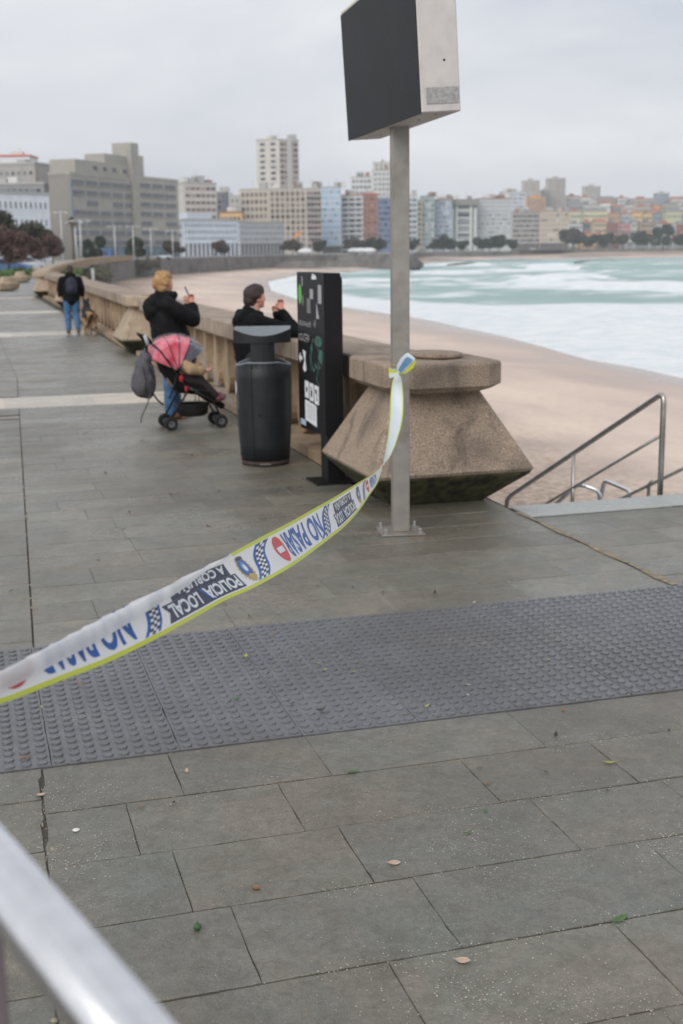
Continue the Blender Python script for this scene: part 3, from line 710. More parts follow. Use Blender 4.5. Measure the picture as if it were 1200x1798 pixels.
b.prism([(x_, y_) for x_, y_ in [(-.105, -.2262), (-.08, -.236), (-.05, -.244), (0, -.249), (.05, -.244), (.08, -.236), (.105, -.2262), (.105, .16), (-.105, .16)]], .86, 1.14); b.build('centre_column', M['bin'], t)
b = MB(); hp = []
for i in range(17):
    a = -1.0 + 2.0*i/16; hp.append((.25*a/1.0, -.262 + .09*(a*a)))
hood = hp + [(.25, .17), (-.25, .17)]
zf = lambda x_: 1.224 - .058*(1-(x_/.25)**2)
lo = [(x_, y_, 1.105) for x_, y_ in hood]; hi_ = [(x_, y_, zf(x_) if k < 17 else 1.228) for k, (x_, y_) in enumerate(hood)]
b.rings([lo, hi_], cap1=False); b.build('hood', M['bin'], t)
b = MB(); v_ = [Vector(p) for p in hi_[:17]] + [Vector((x_, .17, 1.229)) for x_, y_ in hp]; v_ = [q + Vector((0, 0, .001)) for q in v_]
b.add(v_, [(i, i+1, 17+i+1, 17+i) for i in range(16)], 0, True); b.build('hood_top', M['bin_top'], t)
b = MB(); b.tube([(-.105*k_/.25, -.2275*k_/.25, z_) for k_, z_ in ((.2235, .09), (.232, .2), (.244, .42), (.249, .62), (.251, .78), (.249, .92))], .0045, 6); b.tube([(.2245*cos(a), .2245*sin(a), .09) for a in [radians(245-6*i) for i in range(12)]], .004, 6); b.build('door_seam', M['black'], t)
b = MB(); b.ball((-.04, -.254, .475), (.012, .006, .012)); b.build('lock', M['black'], t)
b = MB(); b.box((-.05, -.229, .022), (.05, -.222, .03)); b.build('foot_label', simple('worn_label', (130, 124, 120)), t)
b = MB(); nn_ = 12
R = [[(.2555*cos(a), .2555*sin(a), z) for a in [radians(176+i*2.6) for i in range(nn_)]] for z in (.60, .74)]
b.rings([[(.253*cos(radians(188+9*cos(q))), .253*sin(radians(188+9*cos(q))), .70+.062*sin(q)) for q in [2*pi*i/20 for i in range(20)]], [(.2545*cos(radians(188+9*cos(q))), .2545*sin(radians(188+9*cos(q))), .70+.062*sin(q)) for q in [2*pi*i/20 for i in range(20)]]])
b.build('sticker', M['white'], t)
b = MB(); b.box((-.236, -.098, .52), (-.225, -.088, .80)); b.build('side_label', simple('blue_grey_label', (84, 96, 112)), t)

# ================================================================== FOREGROUND HAND RAIL
t = thing('hand_rail', 'blurred polished steel handrail in the near left corner', 'handrail', (0, 1.0, 0))
d = Vector((.0816, -.2739, 0)).normalized(); p0 = Vector((-.006, 1.1015, 1.343)); a = p0 - d*2.2; c = p0 + d*.95
b = MB(); b.tube([a, c], .0300, 28); b.build('rail', M['steel'], t, world=True)
for k in (-.05, .80, -1.05):
    q = p0 + d*k; b = MB(); b.tube([q + Vector((0, 0, -.02)), (q.x, q.y, 0)], .0135, 18); b.build('post', simple('dark_steel_post', (104, 92, 92), .45, .1, 8), t, world=True)
# ================================================================== STAIR AND ITS RAILS
st_ = MB()
for k in range(20):
    y0 = 8.42 + .30*k; st_.box((3.85, y0, -6), (9.5, y0+.30, -.15*(k+1)+.0))
struct('beach_stair', st_, M['granite_kerb'])
def bend(P, r=.10, n=6):
    """round the corners of a polyline"""
    P = [ensure(p) for p in P]; o_ = [P[0]]
    for i in range(1, len(P)-1):
        a, b_, c = P[i-1], P[i], P[i+1]; u = (a-b_).normalized()*r; v_ = (c-b_).normalized()*r
        for k in range(n+1):
            s = k/n; o_.append((b_+u)*(1-s)**2 + b_*2*s*(1-s) + (b_+v_)*s*s)
    return o_ + [P[-1]]
X = 5.09
sl = -.463
t = thing('stair_rail', 'tall steel stair handrail with mid rail rising to a post at the right edge', 'handrail', (X, 8.5, 0))
zt = lambda y: .745 + sl*(y-8.6)
b = MB(); b.tube(bend([(X, 8.49, -.15), (X, 8.49, .80), (X, 11.33, zt(11.33)-.02), (X, 11.40, -.62), (X, 11.40, -1.5)], .09), .0225, 14); b.build('top_rail', M['steel_dull'], t, world=True)
b = MB(); zm = lambda y: .44 + sl*(y-8.56); b.tube([(X, 8.50, zm(8.5)), (X, 11.38, zm(11.38))], .013, 10); b.build('mid_rail', M['steel_dull'], t, world=True)
b = MB(); b.tube([(X, 9.96, -.85), (X, 9.96, zt(9.96)-.01)], .017, 12); b.build('post', M['steel_dull'], t, world=True)
X = 5.95
t = thing('stair_rail', 'steel rail leaving the frame at the right edge, behind the tall stair rail', 'handrail', (X, 10, 0))
def pxX(x, y, X_):
    d_ = ray(x, y); q = X_/d_.x; return CAM + d_*q
a, c = pxX(1230, 808, X), pxX(1078, 882, X)
b = MB(); b.tube([a, a+(c-a)*1.9], .017, 10); b.build('top_rail', M['steel_dull'], t, world=True)
b = MB(); q = pxX(1146, 845, X); b.tube(bend([(X+.0, q.y, q.z), (X, q.y+.06, q.z-.04), (X, q.y+.07, -1.9)], .04), .017, 10); b.build('post', M['steel_dull'], t, world=True)
t = thing('stair_rail', 'small bright looped rail end left of the two-post loop on the stair', 'handrail', (5.3, 12.3, 0))
X = 5.3; P = [pxX(975, 886, X), pxX(985, 878, X), pxX(1019, 850, X), pxX(1031, 884, X)]
P[3] = P[2] + Vector((.03, -.35, -.35)); q0 = pxX(1031, 868, 5.42); P = [pxX(972, 889, X), pxX(1016, 850, X), Vector((5.46, pxX(1016,850,X).y-.12, pxX(1016,850,X).z-.05)), Vector((5.46, pxX(1016,850,X).y-.12, -1.8))]
b = MB(); b.tube(bend(P, .08), .019, 12); b.build('rail', M['steel'], t, world=True)
t = thing('stair_rail', 'bright steel rail loop with two legs below the kerb, between the stair posts', 'handrail', (6, 12.3, 0))
X = 6.0; A = pxX(1052, 890, X); B_ = pxX(1062, 843, X); C_ = pxX(1113, 862, X-.02); C_ = Vector((6.35, B_.y-.1, B_.z-.03)); D_ = Vector((6.42, B_.y-.2, -2.)); 
b = MB(); b.tube(bend([Vector((A.x, A.y, -2)), Vector((A.x, A.y, A.z)), B_, gz(1108, 863, B_.z-.02), gz(1108, 863, B_.z-.02)+Vector((.05, 0, -1.2))], .07), .021, 12); b.build('rail', M['steel'], t, world=True)

# ================================================================== BARRIER TAPE
SEC = [  # upper edge px, lower edge px, distance, visible share of the width, flap share
 ((-75,1213),(-68,1258),1.85,.50,.62), ((0,1177),(20,1229),1.98,.56,.60), ((90,1130),(115,1192),2.15,.66,.50), ((170,1088),(197,1160),2.3,.80,.43),
 ((250,1047),(282,1118),2.5,.88,.34), ((310,1018),(345,1083),2.72,.91,.26), ((355,996),(396,1054),2.9,.95,.13), ((395,977),(442,1034),3.05,.99,.03), ((425,961),(474,1017),3.22,1,0),
 ((460,942),(507,998),3.42,1,0), ((505,919),(537,978),3.75,1,0), ((560,888),(584,942),4.3,1,0), ((590,871),(606,924),4.7,1,0), ((620,853),(631,896),5.2,1,0),
 ((645,838),(650,868),5.8,1,0), ((660,828),(663,849),6.4,1,0), ((671,817.5),(671.5,822),7.0,1,0), ((686,800),(677,792),7.45,1,0), ((699,768),(682,762),7.75,1,0),
 ((707,735),(685,727),7.93,1,0), ((708.5,700),(686,696),8.0,1,0), ((706,668),(690,667),8.03,1,0), ((702,655),(698,656),8.05,1,0)]
def cr_(P, t):
    n = len(P)-1; t = max(0, min(n-1e-6, t)); i = int(t); f = t-i
    p0, p1, p2, p3 = P[max(i-1, 0)], P[i], P[i+1], P[min(i+2, n)]
    return p1*1. + (p2-p0)*(.5*f) + (p0*2.-p1*5.+p2*4.-p3)*(.5*f*f) + (p1*3.-p0-p2*3.+p3)*(.5*f*f*f) if not isinstance(p1, (int, float)) else \
        p1 + .5*f*(p2-p0) + .5*f*f*(2*p0-5*p1+4*p2-p3) + .5*f**3*(3*p1-p0-3*p2+p3)
PU = [at(*s[0], s[2]) for s in SEC]; PL = [at(*s[1], s[2]+.02) for s in SEC]; VC = [float(s[3]) for s in SEC]; FL = [float(s[4]) for s in SEC]; UX = [float(s[0][0]) for s in SEC[:17]]
def su(x):      # section parameter whose upper edge is at column x
    for i in range(len(UX)-1):
        if UX[i] <= x <= UX[i+1]: return i + (x-UX[i])/(UX[i+1]-UX[i])
    return 0 if x < UX[0] else len(UX)-1
def tape(s, v, off=0.):
    """v = 0 at the lower edge .. 1 at the other edge; past the crease the band folds back towards the front"""
    U, Lw, vc, fl = cr_(PU, s), cr_(PL, s), cr_(VC, s), cr_(FL, s); vc = min(1, vc)
    U2, L2 = cr_(PU, s+.02), cr_(PL, s+.02)
    nrm = (U-Lw).cross((U2+L2)-(U+Lw)).normalized()
    if nrm.dot(CAM-U) < 0: nrm = -nrm
    if s > 16.2: nrm = nrm
    wv = .0012*sin(s*1.1+v*2)*(1 if s < 15 else .2)
    if v <= vc or vc > .995:
        t_ = v/max(vc, 1e-6) if vc < .995 else v
        bow = .006*sin(pi*t_)
        return Lw + (U-Lw)*t_ + nrm*(off + wv - bow)
    k = (v-vc)/(1-vc)
    q = U + (Lw-U)*(fl*k)
    return q + nrm*(.0035 + .0025*sin(pi*min(1, k*1.1)) + wv*(1-k) - off*.6)
tp = thing('barrier_tape', 'white police barrier tape with yellow edges and blue print, tied to the steel sign pole', 'barrier tape', tuple(PU[-1]))
def tape_mat(name, c, tr=.25, rough=.35):
    mt = bpy.data.materials.new(name); mt.use_nodes = True; b = mt.node_tree.nodes['Principled BSDF']; nt = mt.node_tree
    b.inputs['Roughness'].default_value = rough; N = nt.nodes.new; L = nt.links.new
    tc = N('ShaderNodeTexCoord'); n = N('ShaderNodeTexNoise'); n.inputs['Scale'].default_value = 9; L(tc.outputs['Object'], n.inputs['Vector'])
    mx = N('ShaderNodeMix'); mx.data_type = 'RGBA'; L(n.outputs['Fac'], mx.inputs[0]); mx.inputs[6].default_value = (*[x*.94 for x in c], 1); mx.inputs[7].default_value = (*[min(.9, x*1.04) for x in c], 1); L(mx.outputs[2], b.inputs['Base Color'])
    tl = N('ShaderNodeBsdfTranslucent'); L(mx.outputs[2], tl.inputs[0]); ms = N('ShaderNodeMixShader'); ms.inputs[0].default_value = tr
    L(b.outputs[0], ms.inputs[1]); L(tl.outputs[0], ms.inputs[2]); L(ms.outputs[0], nt.nodes['Material Output'].inputs[0]); return mt
MW = tape_mat('tape_white', S(250,251,252), .35); MY = tape_mat('tape_yellow', S(208,216,60)); MWB = tape_mat('tape_back', S(226,236,242), .3)
MBL = mat('tape_blue_print', S(26,86,168), .45, var=.1, scale=20); MNV = mat('tape_navy_print', S(38,44,72), .45, var=.12, scale=20); MRD = mat('tape_red_print', S(206,58,62), .45, var=.06); MGD = mat('tape_gold_print', S(186,160,96), .5, var=.2, scale=200); MPW = mat('tape_white_print', S(222,226,230), .5, var=.03)
NS = 330; VS = [0, .04, .085] + [.085+.83*i/16 for i in range(1, 17)] + [.96, 1.]
b = MB(); vv = []; ff = []
for i in range(NS+1):
    s = 22.*i/NS
    for v_ in VS: vv.append(tape(s, v_))
nv = len(VS)
for i in range(NS):
    for j in range(nv-1):
        s = 22.*i/NS; mi = 1 if (j < 2 or (j >= nv-3 and s > 7.3)) else (2 if s > 16.3 else 0)
        b.v = b.v; ff.append(((i*nv+j, (i+1)*nv+j, (i+1)*nv+j+1, i*nv+j+1), mi))
b.v = vv
for q, mi in ff: b.f.append(q); b.m.append(mi); b.sm.append(True)
b.build('band', [MW, MY, MWB], tp, world=True, rec=False)
_txt = {}
def text_mesh(s):
    if s in _txt: return _txt[s]
    c = bpy.data.curves.new('t', 'FONT'); c.body = s; c.resolution_u = 3; c.align_x = 'LEFT'; c.offset = .032
    o = bpy.data.objects.new('t', c); COL.objects.link(o); dg = bpy.context.evaluated_depsgraph_get(); me = bpy.data.meshes.new_from_object(o.evaluated_get(dg))
    bpy.data.objects.remove(o); bm = bmesh.new(); bm.from_mesh(me)
    for _ in range(2):
        e = [x for x in bm.edges if x.calc_length() > .16]
        if e: bmesh.ops.subdivide_edges(bm, edges=e, cuts=1); bmesh.ops.triangulate(bm, faces=bm.faces)
    xs = [v.co.x for v in bm.verts]; ys = [v.co.y for v in bm.verts]; x0, x1, y0, y1 = min(xs), max(xs), min(ys), max(ys)
    bm.verts.ensure_lookup_table(); V = [((v.co.x-x0)/(x1-x0), (v.co.y-y0)/(y1-y0)) for v in bm.verts]; F = [[v.index for v in f.verts] for f in bm.faces]; bm.free()
    bpy.data.meshes.remove(me); _txt[s] = (V, F); return _txt[s]
def put(name, V, F, sa, sb, va, vb, m_, off, skew=0., wave=0., par=tp):
    """unit-square artwork (a right, b up) printed on the tape upside down: a runs sb -> sa, b runs vb(top) -> va"""
    mb = MB(); P = []
    for a_, b_ in V:
        v_ = va + (vb-va)*(1-b_); s = sb + (sa-sb)*a_ + skew*(v_-.5) + wave*sin(2*pi*v_)
        P.append(tape(s, min(v_, cr_(VC, s)*.992), off))
    sv = [(sb + (sa-sb)*a_ + skew*((va + (vb-va)*(1-b_))-.5), va + (vb-va)*(1-b_)) for a_, b_ in V]
    F = [f for f in F if min(sv[i][1]/max(.01, cr_(VC, sv[i][0])) for i in f) < .93 and max(sv[i][1]/max(.01, cr_(VC, sv[i][0])) for i in f) < 1.05]
    mb.add(P, F); return mb.build(name, m_, par, world=True, rec=False)
def grid_(n, m__): 
    V = [(i/n, j/m__) for j in range(m__+1) for i in range(n+1)]; F = [(j*(n+1)+i, j*(n+1)+i+1, (j+1)*(n+1)+i+1, (j+1)*(n+1)+i) for j in range(m__) for i in range(n)]; return V, F
def chequer(x0, x1, skew):
    sa, sb = su(x0), su(x1); V, F = grid_(4, 24); c = put('chequered_mark', V, F, sa, sb, .10, .90, MBL, .0006, skew, .10*(sb-sa)/.4)
    # white field and black squares between blue rims
    V, F = grid_(3, 14); sm_ = sa+(sb-sa)*.20; sx = sa+(sb-sa)*.82
    put('chequer_field', V, F, sm_, sx, .10, .90, MPW, .0011, skew, .10*(sb-sa)/.4)
    F2 = [f for k, f in enumerate(F) if ((k % 3) + (k//3)) % 2 == 0]
    put('chequer_squares', V, F2, sm_, sx, .10, .90, MNV, .0016, skew, .10*(sb-sa)/.4)
def no_entry(x0, x1, v0=.15, v1=.85):
    sa, sb = su(x0), su(x1); n = 28; V = [(.5, .5)] + [(.5+.5*cos(2*pi*i/n), .5+.5*sin(2*pi*i/n)) for i in range(n)]; F = [(0, 1+i, 1+(i+1) % n) for i in range(n)]
    V += [(.5+.25*cos(2*pi*i/n), .5+.25*sin(2*pi*i/n)) for i in range(n)]; F = [(0, 1+n+i, 1+n+(i+1) % n) for i in range(n)] + [(1+i, 1+(i+1) % n, 1+n+(i+1) % n, 1+n+i) for i in range(n)]
    put('no_entry_disc', V, F, sa, sb, v0, v1, MRD, .0006); V, F = grid_(3, 3); put('no_entry_bar', V, F, sa+(sb-sa)*.18, sa+(sb-sa)*.82, .42, .58, MPW, .0012)
def no_pasar(x0, x1):
    sa, sb = su(x0), su(x1); V, F = text_mesh('NO PASAR'); put('lettering', V, F, sa, sb, .15, .85, MBL, .0007)
def block(x0, x1):
    sa, sb = su(x0), su(x1); d = sb-sa
    V, F = grid_(16, 6); V = [(a_ - (.05*(1-abs(2*b_-1)) if a_ > .99 else 0) if True else 0, b_) for a_, b_ in V]
    put('panel', V, F, sa, sb, .12, .52, MNV, .0006)
    V, F = grid_(12, 6); put('panel', V, F, sa+d*.12, sa+d*.93, .522, .84, MNV, .0006)
    V, F = text_mesh('POLICIA'); put('lettering', V, F, sa+d*.49, sa+d*.97, .17, .49, MPW, .0012)
    V, F = text_mesh('LOCAL'); put('lettering', V, F, sa+d*.05, sa+d*.41, .17, .49, MPW, .0012)
    V, F = grid_(1, 6); put('stripe', [(a_, b_) for a_, b_ in V], F, sa+d*.44, sa+d*.465, .16, .50, MBL, .0012, -.25*d)
    put('stripe', V, F, sa+d*.475, sa+d*.49, .16, .50, MPW, .0013, -.25*d)
    V, F = text_mesh('A CORUÑA'); put('lettering', V, F, sa+d*.17, sa+d*.89, .55, .82, MPW, .0012)
def crest_(x0, x1):
    sa, sb = su(x0), su(x1); d = sb-sa; n = 24
    def el(r0, r1, m_, off, c=(.5, .5), nm='emblem'):
        V = [c] + [(c[0]+r0*cos(2*pi*i/n), c[1]+r1*sin(2*pi*i/n)) for i in range(n)]; F = [(0, 1+i, 1+(i+1) % n) for i in range(n)]; put(nm, V, F, sa, sb, .12, .88, m_, off)
    V = []
    for i in range(40):
        a_ = 2*pi*i/40; r = .5 if i % 2 else .42; V.append((.5+r*cos(a_), .5+r*sin(a_)))
    put('emblem', [(.5, .5)] + V, [(0, 1+i, 1+(i+1) % 40) for i in range(40)], sa, sb, .10, .90, MGD, .0006)
    el(.36, .36, MBL, .0011, (.5, .46)); el(.22, .2, tape_crest2, .0016, (.5, .42)); el(.2, .10, MGD, .0016, (.5, .78)); el(.3, .06, MNV, .0018, (.5, .10)); el(.12, .13, MPW, .0021, (.5, .45))
tape_crest2 = mat('tape_pale_blue_print', S(96,140,196), .5)
no_entry(-8, 47); no_pasar(60, 219); chequer(247, 269, .7); block(272, 393); crest_(400, 420); 
chequer(428, 449, 1.5); no_entry(467, 487, .14, .86); no_pasar(488, 552); chequer(556, 568, .8)
block(577, 617); crest_(623, 630); chequer(635, 639, .45); no_entry(642, 647); no_pasar(649, 661)
# knot: two wraps round the pole, a little bow of loose ends
PX, PY_ = 2.755, 7.93
zk = hz(655, 702, 8.0)
def wrap(z0, h, m_, tilt=0., r=.0):
    R = []; e = .0545
    cs = [(-e, -e), (e, -e), (e, e), (-e, e)]; pts = [Matrix.Rotation(RZ, 3, 'Z') @ Vector((a_, c_, 0)) for a_, c_ in cs]
    R0 = [(PX+p.x, PY_+p.y, z0+tilt*p.x*4) for p in pts]; R1 = [(PX+p.x*1.04, PY_+p.y*1.04, z0+h*.5+tilt*p.x*4) for p in pts]; R2 = [(PX+p.x, PY_+p.y, z0+h+tilt*p.x*4) for p in pts]
    mb = MB(); mb.rings([R0, R1, R2], cap0=False, cap1=False); return mb.build('wrap', m_, tp, world=True)
wrap(zk-.012, .022, MWB, .04); wrap(zk-.004, .010, MY, -.10); wrap(zk-.022, .018, MW, .10)
def ribbon(P, W, m_, nm='loose_end', up=None):
    mb = MB(); v_ = []
    for k, p in enumerate(P): v_ += [Vector(p)-Vector(W[k]), Vector(p), Vector(p)+Vector(W[k])]
    f_ = []; mm = []
    for k in range(len(P)-1):
        for j in range(2): f_.append((3*k+j, 3*k+j+1, 3*k+j+4, 3*k+j+3))
    mb.add(v_, f_, 0, True); return mb.build(nm, m_, tp, world=True, rec=False)
r3 = RT
K = at(702, 655, 8.0)
def rel(x, y, d=0.): return at(x, y, 7.98+d)
def rb(cs, m_, nm='loose_end'):
    P = []; W = []
    for (x0, y0, x1, y1, d_) in cs:
        a_, c_ = rel(x0, y0, d_), rel(x1, y1, d_); P.append((a_+c_)/2); W.append((c_-a_)/2)
    return ribbon(P, W, m_, nm)
rb([(697,652,703,657,0), (697,641,712,652,-.02), (703,630,722,640,-.045), (711,622,729,631,-.05), (717,619,729,629,-.04)], MWB)
rb([(699,650,704,654,-.02), (705,640,711,646,-.04), (711,630,721,637,-.065), (716,626,726,632,-.07)], tape_mat('tape_blue_tint', S(120,160,200), .3))
rb([(703,652,704,657,0), (712,648,714,655,-.02), (722,641,725,647,-.045), (728,632,731,636,-.05)], MY, 'loose_end')
rb([(683,645,683,661,0), (690,650,691,660,-.025), (698,652,699,659,-.03)], MY); rb([(684,655,684,664,-.01), (692,655,692,662,-.03), (700,653,701,659,-.03)], MWB)
b = MB(); b.ball(K + Vector((0, 0, 0)) - fw*.01, (.018, .016, .016), 10, 8); b.build('knot', MY, tp, world=True)

# ================================================================== PEOPLE
def blob(parts, voxel, mats, name, parent, smooth=2, bumpn=0.):
    """closed surface grown from overlapping tapered limbs and ellipsoids"""
    mb = MB()
    for p in parts:
        if p[0] == 'b': mb.ball(p[1], p[2], 20, 14, M=p[3] if len(p) > 3 else None)
        else:       # chain of (x,y,z,r)
            pts = p[1]; P = []; R = []
            for (x0, y0, z0, r0), (x1, y1, z1, r1) in zip(pts, pts[1:]):
                for k in range(4): P.append((x0+(x1-x0)*k/4, y0+(y1-y0)*k/4, z0+(z1-z0)*k/4)); R.append(r0+(r1-r0)*k/4)
            P.append(pts[-1][:3]); R.append(pts[-1][3]); mb.tube(P, R, 14)
            for x, y, z, r in pts: mb.ball((x, y, z), r*.99, 14, 10)
    me = mb.mesh('tmp', []); o = bpy.data.objects.new('tmp', me); COL.objects.link(o)
    md = o.modifiers.new('r', 'REMESH'); md.mode = 'VOXEL'; md.voxel_size = voxel; md.use_smooth_shade = True
    if smooth: s_ = o.modifiers.new('s', 'SMOOTH'); s_.iterations = smooth; s_.factor = .6
    dg = bpy.context.evaluated_depsgraph_get(); me2 = bpy.data.meshes.new_from_object(o.evaluated_get(dg)); bpy.data.objects.remove(o); bpy.data.meshes.remove(me)
    if bumpn:
        for v in me2.vertices:
            q = v.co; v.co = q + v.normal*bumpn*noise.noise((q.x*11, q.y*11, q.z*15))
    me2.name = name; me2.materials.clear()
    for m_ in (mats if isinstance(mats, list) else [mats]): me2.materials.append(m_)
    for p in me2.polygons: p.use_smooth = True
    return link(name, me2, parent)
def hand(parts, w_, dirv, side, palm=.045, curl=.35, r=.0085):
    """palm plus four unequal bent fingers and a thumb; dirv = way the hand points, side = thumb side"""
    w_ = Vector(w_); d = Vector(dirv).normalized(); s = (Vector(side) - d*Vector(side).dot(d)).normalized(); n = d.cross(s)
    c = w_ + d*.045
    parts.append(('c', [(*w_, .024), (*(w_+d*.03), .026), (*(w_+d*.06), .025)]))
    for k, (o, l) in enumerate(((.026, .066), (.009, .076), (-.009, .071), (-.026, .056))):
        a = w_+d*.065+s*o; b_ = a+d*l*.5*cos(curl)+n*l*.5*sin(curl); c_ = b_+d*l*.5*cos(curl*2.4)+n*l*.5*sin(curl*2.4); parts.append(('c', [(*a, r*1.15), (*b_, r), (*c_, r*.85)]))
    a = w_+d*.02+s*.024; b_ = a+d*.028+s*.024+n*.01; c_ = b_+d*.03+s*.004+n*.012; parts.append(('c', [(*a, r*1.4), (*b_, r*1.2), (*c_, r*.95)]))
def head(parts, c, f, w_=.074, h=.115):
    """skull, jaw, nose, lips, brow, ears; c centre, f facing (unit xy)"""
    c = Vector(c); f = Vector(f).normalized(); s = Vector((-f.y, f.x, 0)); u = Vector((0, 0, 1))
    A = Matrix((f, s, u)).transposed().to_4x4()
    def e(o, r): 
        mm = A.copy(); mm.translation = c + f*o[0] + s*o[1] + u*o[2]; parts.append(('b', (0, 0, 0), r, mm))
    e((-.012, 0, .022), (.094, w_, .088)); e((.022, 0, -.03), (.064, .058, .070)); e((.050, 0, -.072), (.036, .036, .028))
    e((.085, 0, -.012), (.018, .012, .020)); e((.070, 0, .010), (.020, .010, .028)); e((.074, 0, -.048), (.014, .024, .010)); e((.066, 0, .034), (.018, .046, .012))
    for q in (-1, 1):
        e((-.004, q*w_*.99, -.01), (.018, .010, .030)); e((.070, q*.030, .012), (.009, .011, .007)); e((.048, q*.042, -.02), (.024, .02, .022))
    parts.append(('c', [(*(c-f*.018-u*.06), .054), (*(c-f*.03-u*.17), .060)]))
def ears_eyes(c, f, t, w_=.074):
    c = Vector(c); f = Vector(f).normalized(); s = Vector((-f.y, f.x, 0)); u = Vector((0, 0, 1)); b_ = MB()
    for q in (-1, 1): b_.ball(c+f*.0765+s*q*.030+u*.012, (.006, .006, .004), 8, 6)
    b_.build('eyes', M['black'], t)
# ---- woman with phone: local frame, x = towards the sea, origin between the feet
t = thing('person', 'blond person in a long black puffer coat and jeans holding up a phone', 'person', (2.17, 14.48, 0))
HF = (cos(.30), sin(.30), 0); hc = (.03, 0, 1.535)
def leg_chain(x0, y0, x1, y1, hip=.84, kx=.02, r=(.088, .062, .045), foot=(1, 0), fl=.17):
    k = ((x0+x1)/2+kx, (y0+y1)/2, .46)
    return [('c', [(x0, y0, hip, r[0]), (*k, r[1]), (x1, y1, .09, r[2])]), ('c', [(x1-foot[0]*.045, y1-foot[1]*.045, .042, .036), (x1+foot[0]*.06, y1+foot[1]*.06, .04, .037), (x1+foot[0]*fl, y1+foot[1]*fl, .03, .028)])]
bp_ = []; head(bp_, hc, HF)
bp_ += [('c', [(0, 0, 1.36, .085), (0, 0, 1.22, .12), (.0, 0, 1.0, .12), (.0, 0, .86, .13)]), ('c', [(0, -.17, 1.32, .05), (0, .17, 1.32, .05)])]
bp_ += leg_chain(.0, -.09, .02, -.11) + leg_chain(.0, .09, .12, .10)
RS, RE, RW = (.03, -.19, 1.31), (.30, -.17, 1.13), (.325, -.07, 1.315)
LS, LE, LW = (.03, .19, 1.31), (.25, .17, 1.12), (.275, .03, 1.295)
bp_ += [('c', [(*RS, .05), (*RE, .04), (*RW, .025)]), ('c', [(*LS, .05), (*LE, .04), (*LW, .025)])]
hand(bp_, RW, (-.10, .12, 1), (-1, .2, .1), curl=.6); hand(bp_, LW, (-.02, -.05, 1), (1, 0, .3), curl=.6)
blob(bp_, .0085, M['skin'], 'body', t, 1)
coat = [('c', [(-.01, 0, 1.40, .10), (0, 0, 1.28, .17), (.02, 0, 1.08, .185), (.05, 0, .90, .20), (.10, 0, .66, .21)]), ('c', [(.0, -.13, 1.30, .10), (.0, .13, 1.30, .10)]),
        ('c', [(.0, -.10, 1.15, .12), (.05, -.10, .95, .14), (.13, -.09, .64, .14)]), ('c', [(.0, .10, 1.15, .12), (.04, .10, .95, .13), (.12, .09, .72, .14)]), ('c', [(.10, 0, 1.18, .11), (.17, 0, .95, .13), (.24, 0, .66, .12)]),
        ('c', [(RS[0], RS[1], RS[2], .095), (.17, -.20, 1.22, .095), (RE[0]+.01, RE[1], RE[2]+.0, .085), (RW[0]+.01, RW[1]-.01, RW[2]-.07, .066), (RW[0], RW[1], RW[2]-.02, .05)]),
        ('c', [(LS[0], LS[1], LS[2], .095), (.14, .19, 1.2, .09), (*LE, .08), (LW[0], LW[1], LW[2]-.06, .06), (LW[0], LW[1], LW[2]-.02, .048)]),
        # hood folded on the back and collar
        ('c', [(-.10, -.10, 1.36, .075), (-.155, -.02, 1.30, .09), (-.145, .0, 1.20, .085), (-.09, .1, 1.36, .075)]), ('c', [(-.13, -.08, 1.25, .08), (-.14, .08, 1.25, .08)]), ('c', [(.05, -.09, 1.41, .05), (.12, -.03, 1.41, .05), (.12, .04, 1.41, .05), (.04, .10, 1.41, .05)])]
o = blob(coat, .014, M['padded'], 'coat', t, 4, .010)
jn = leg_chain(.0, -.09, .02, -.11, .82, .02, (.11, .078, .07))[:1] + leg_chain(.0, .09, .12, .10, .82, .02, (.11, .078, .07))[:1]
blob(jn, .014, M['jeans'], 'jeans', t, 2, .004)
blob([leg_chain(.0, -.09, .02, -.11)[1], leg_chain(.0, .09, .12, .10)[1], ('b', (.05, -.11, .035), (.13, .05, .035)), ('b', (.15, .10, .035), (.13, .05, .035))], .012, M['shoe'], 'shoes', t, 1)
c = Vector(hc); f_ = Vector(HF); s_ = Vector((-f_.y, f_.x, 0))
hp = []
for (dx, dy, dz, r) in ((-.035, 0, .035, .098), (-.02, 0, .07, .085), (.02, 0, .085, .066), (-.07, 0, .10, .055), (-.085, .02, .0, .07), (-.05, -.03, -.045, .058), (-.05, .04, -.045, .055), (-.10, 0, .06, .05), (-.02, -.045, .03, .062), (-.02, .045, .03, .062)):
    q = c + f_*dx + s_*dy + Vector((0, 0, dz)); hp.append(('b', tuple(q), r))
blob(hp, .010, M['hair_blond'], 'hair', t, 1, .012); ears_eyes(hc, HF, t)
# phone held by her
ph = thing('phone', 'black phone held upright by the blond person', 'phone', (2.17+.285, 14.48-.01, 1.435))
Rp = Matrix.Rotation(.15, 4, 'Z') @ Matrix.Rotation(-.42, 4, 'Y') @ Matrix.Rotation(radians(66), 4, 'Z')
b = MB(); b.box((-.037, -.0045, -.078), (.037, .0045, .078), M=Rp, bev=.004); b.build('body', simple('phone_back', (44, 56, 72), .35), ph)
b = MB(); b.box((-.032, -.0062, -.072), (.032, -.0048, .072), M=Rp); b.build('screen', simple('phone_glass', (30, 34, 44), .15), ph)

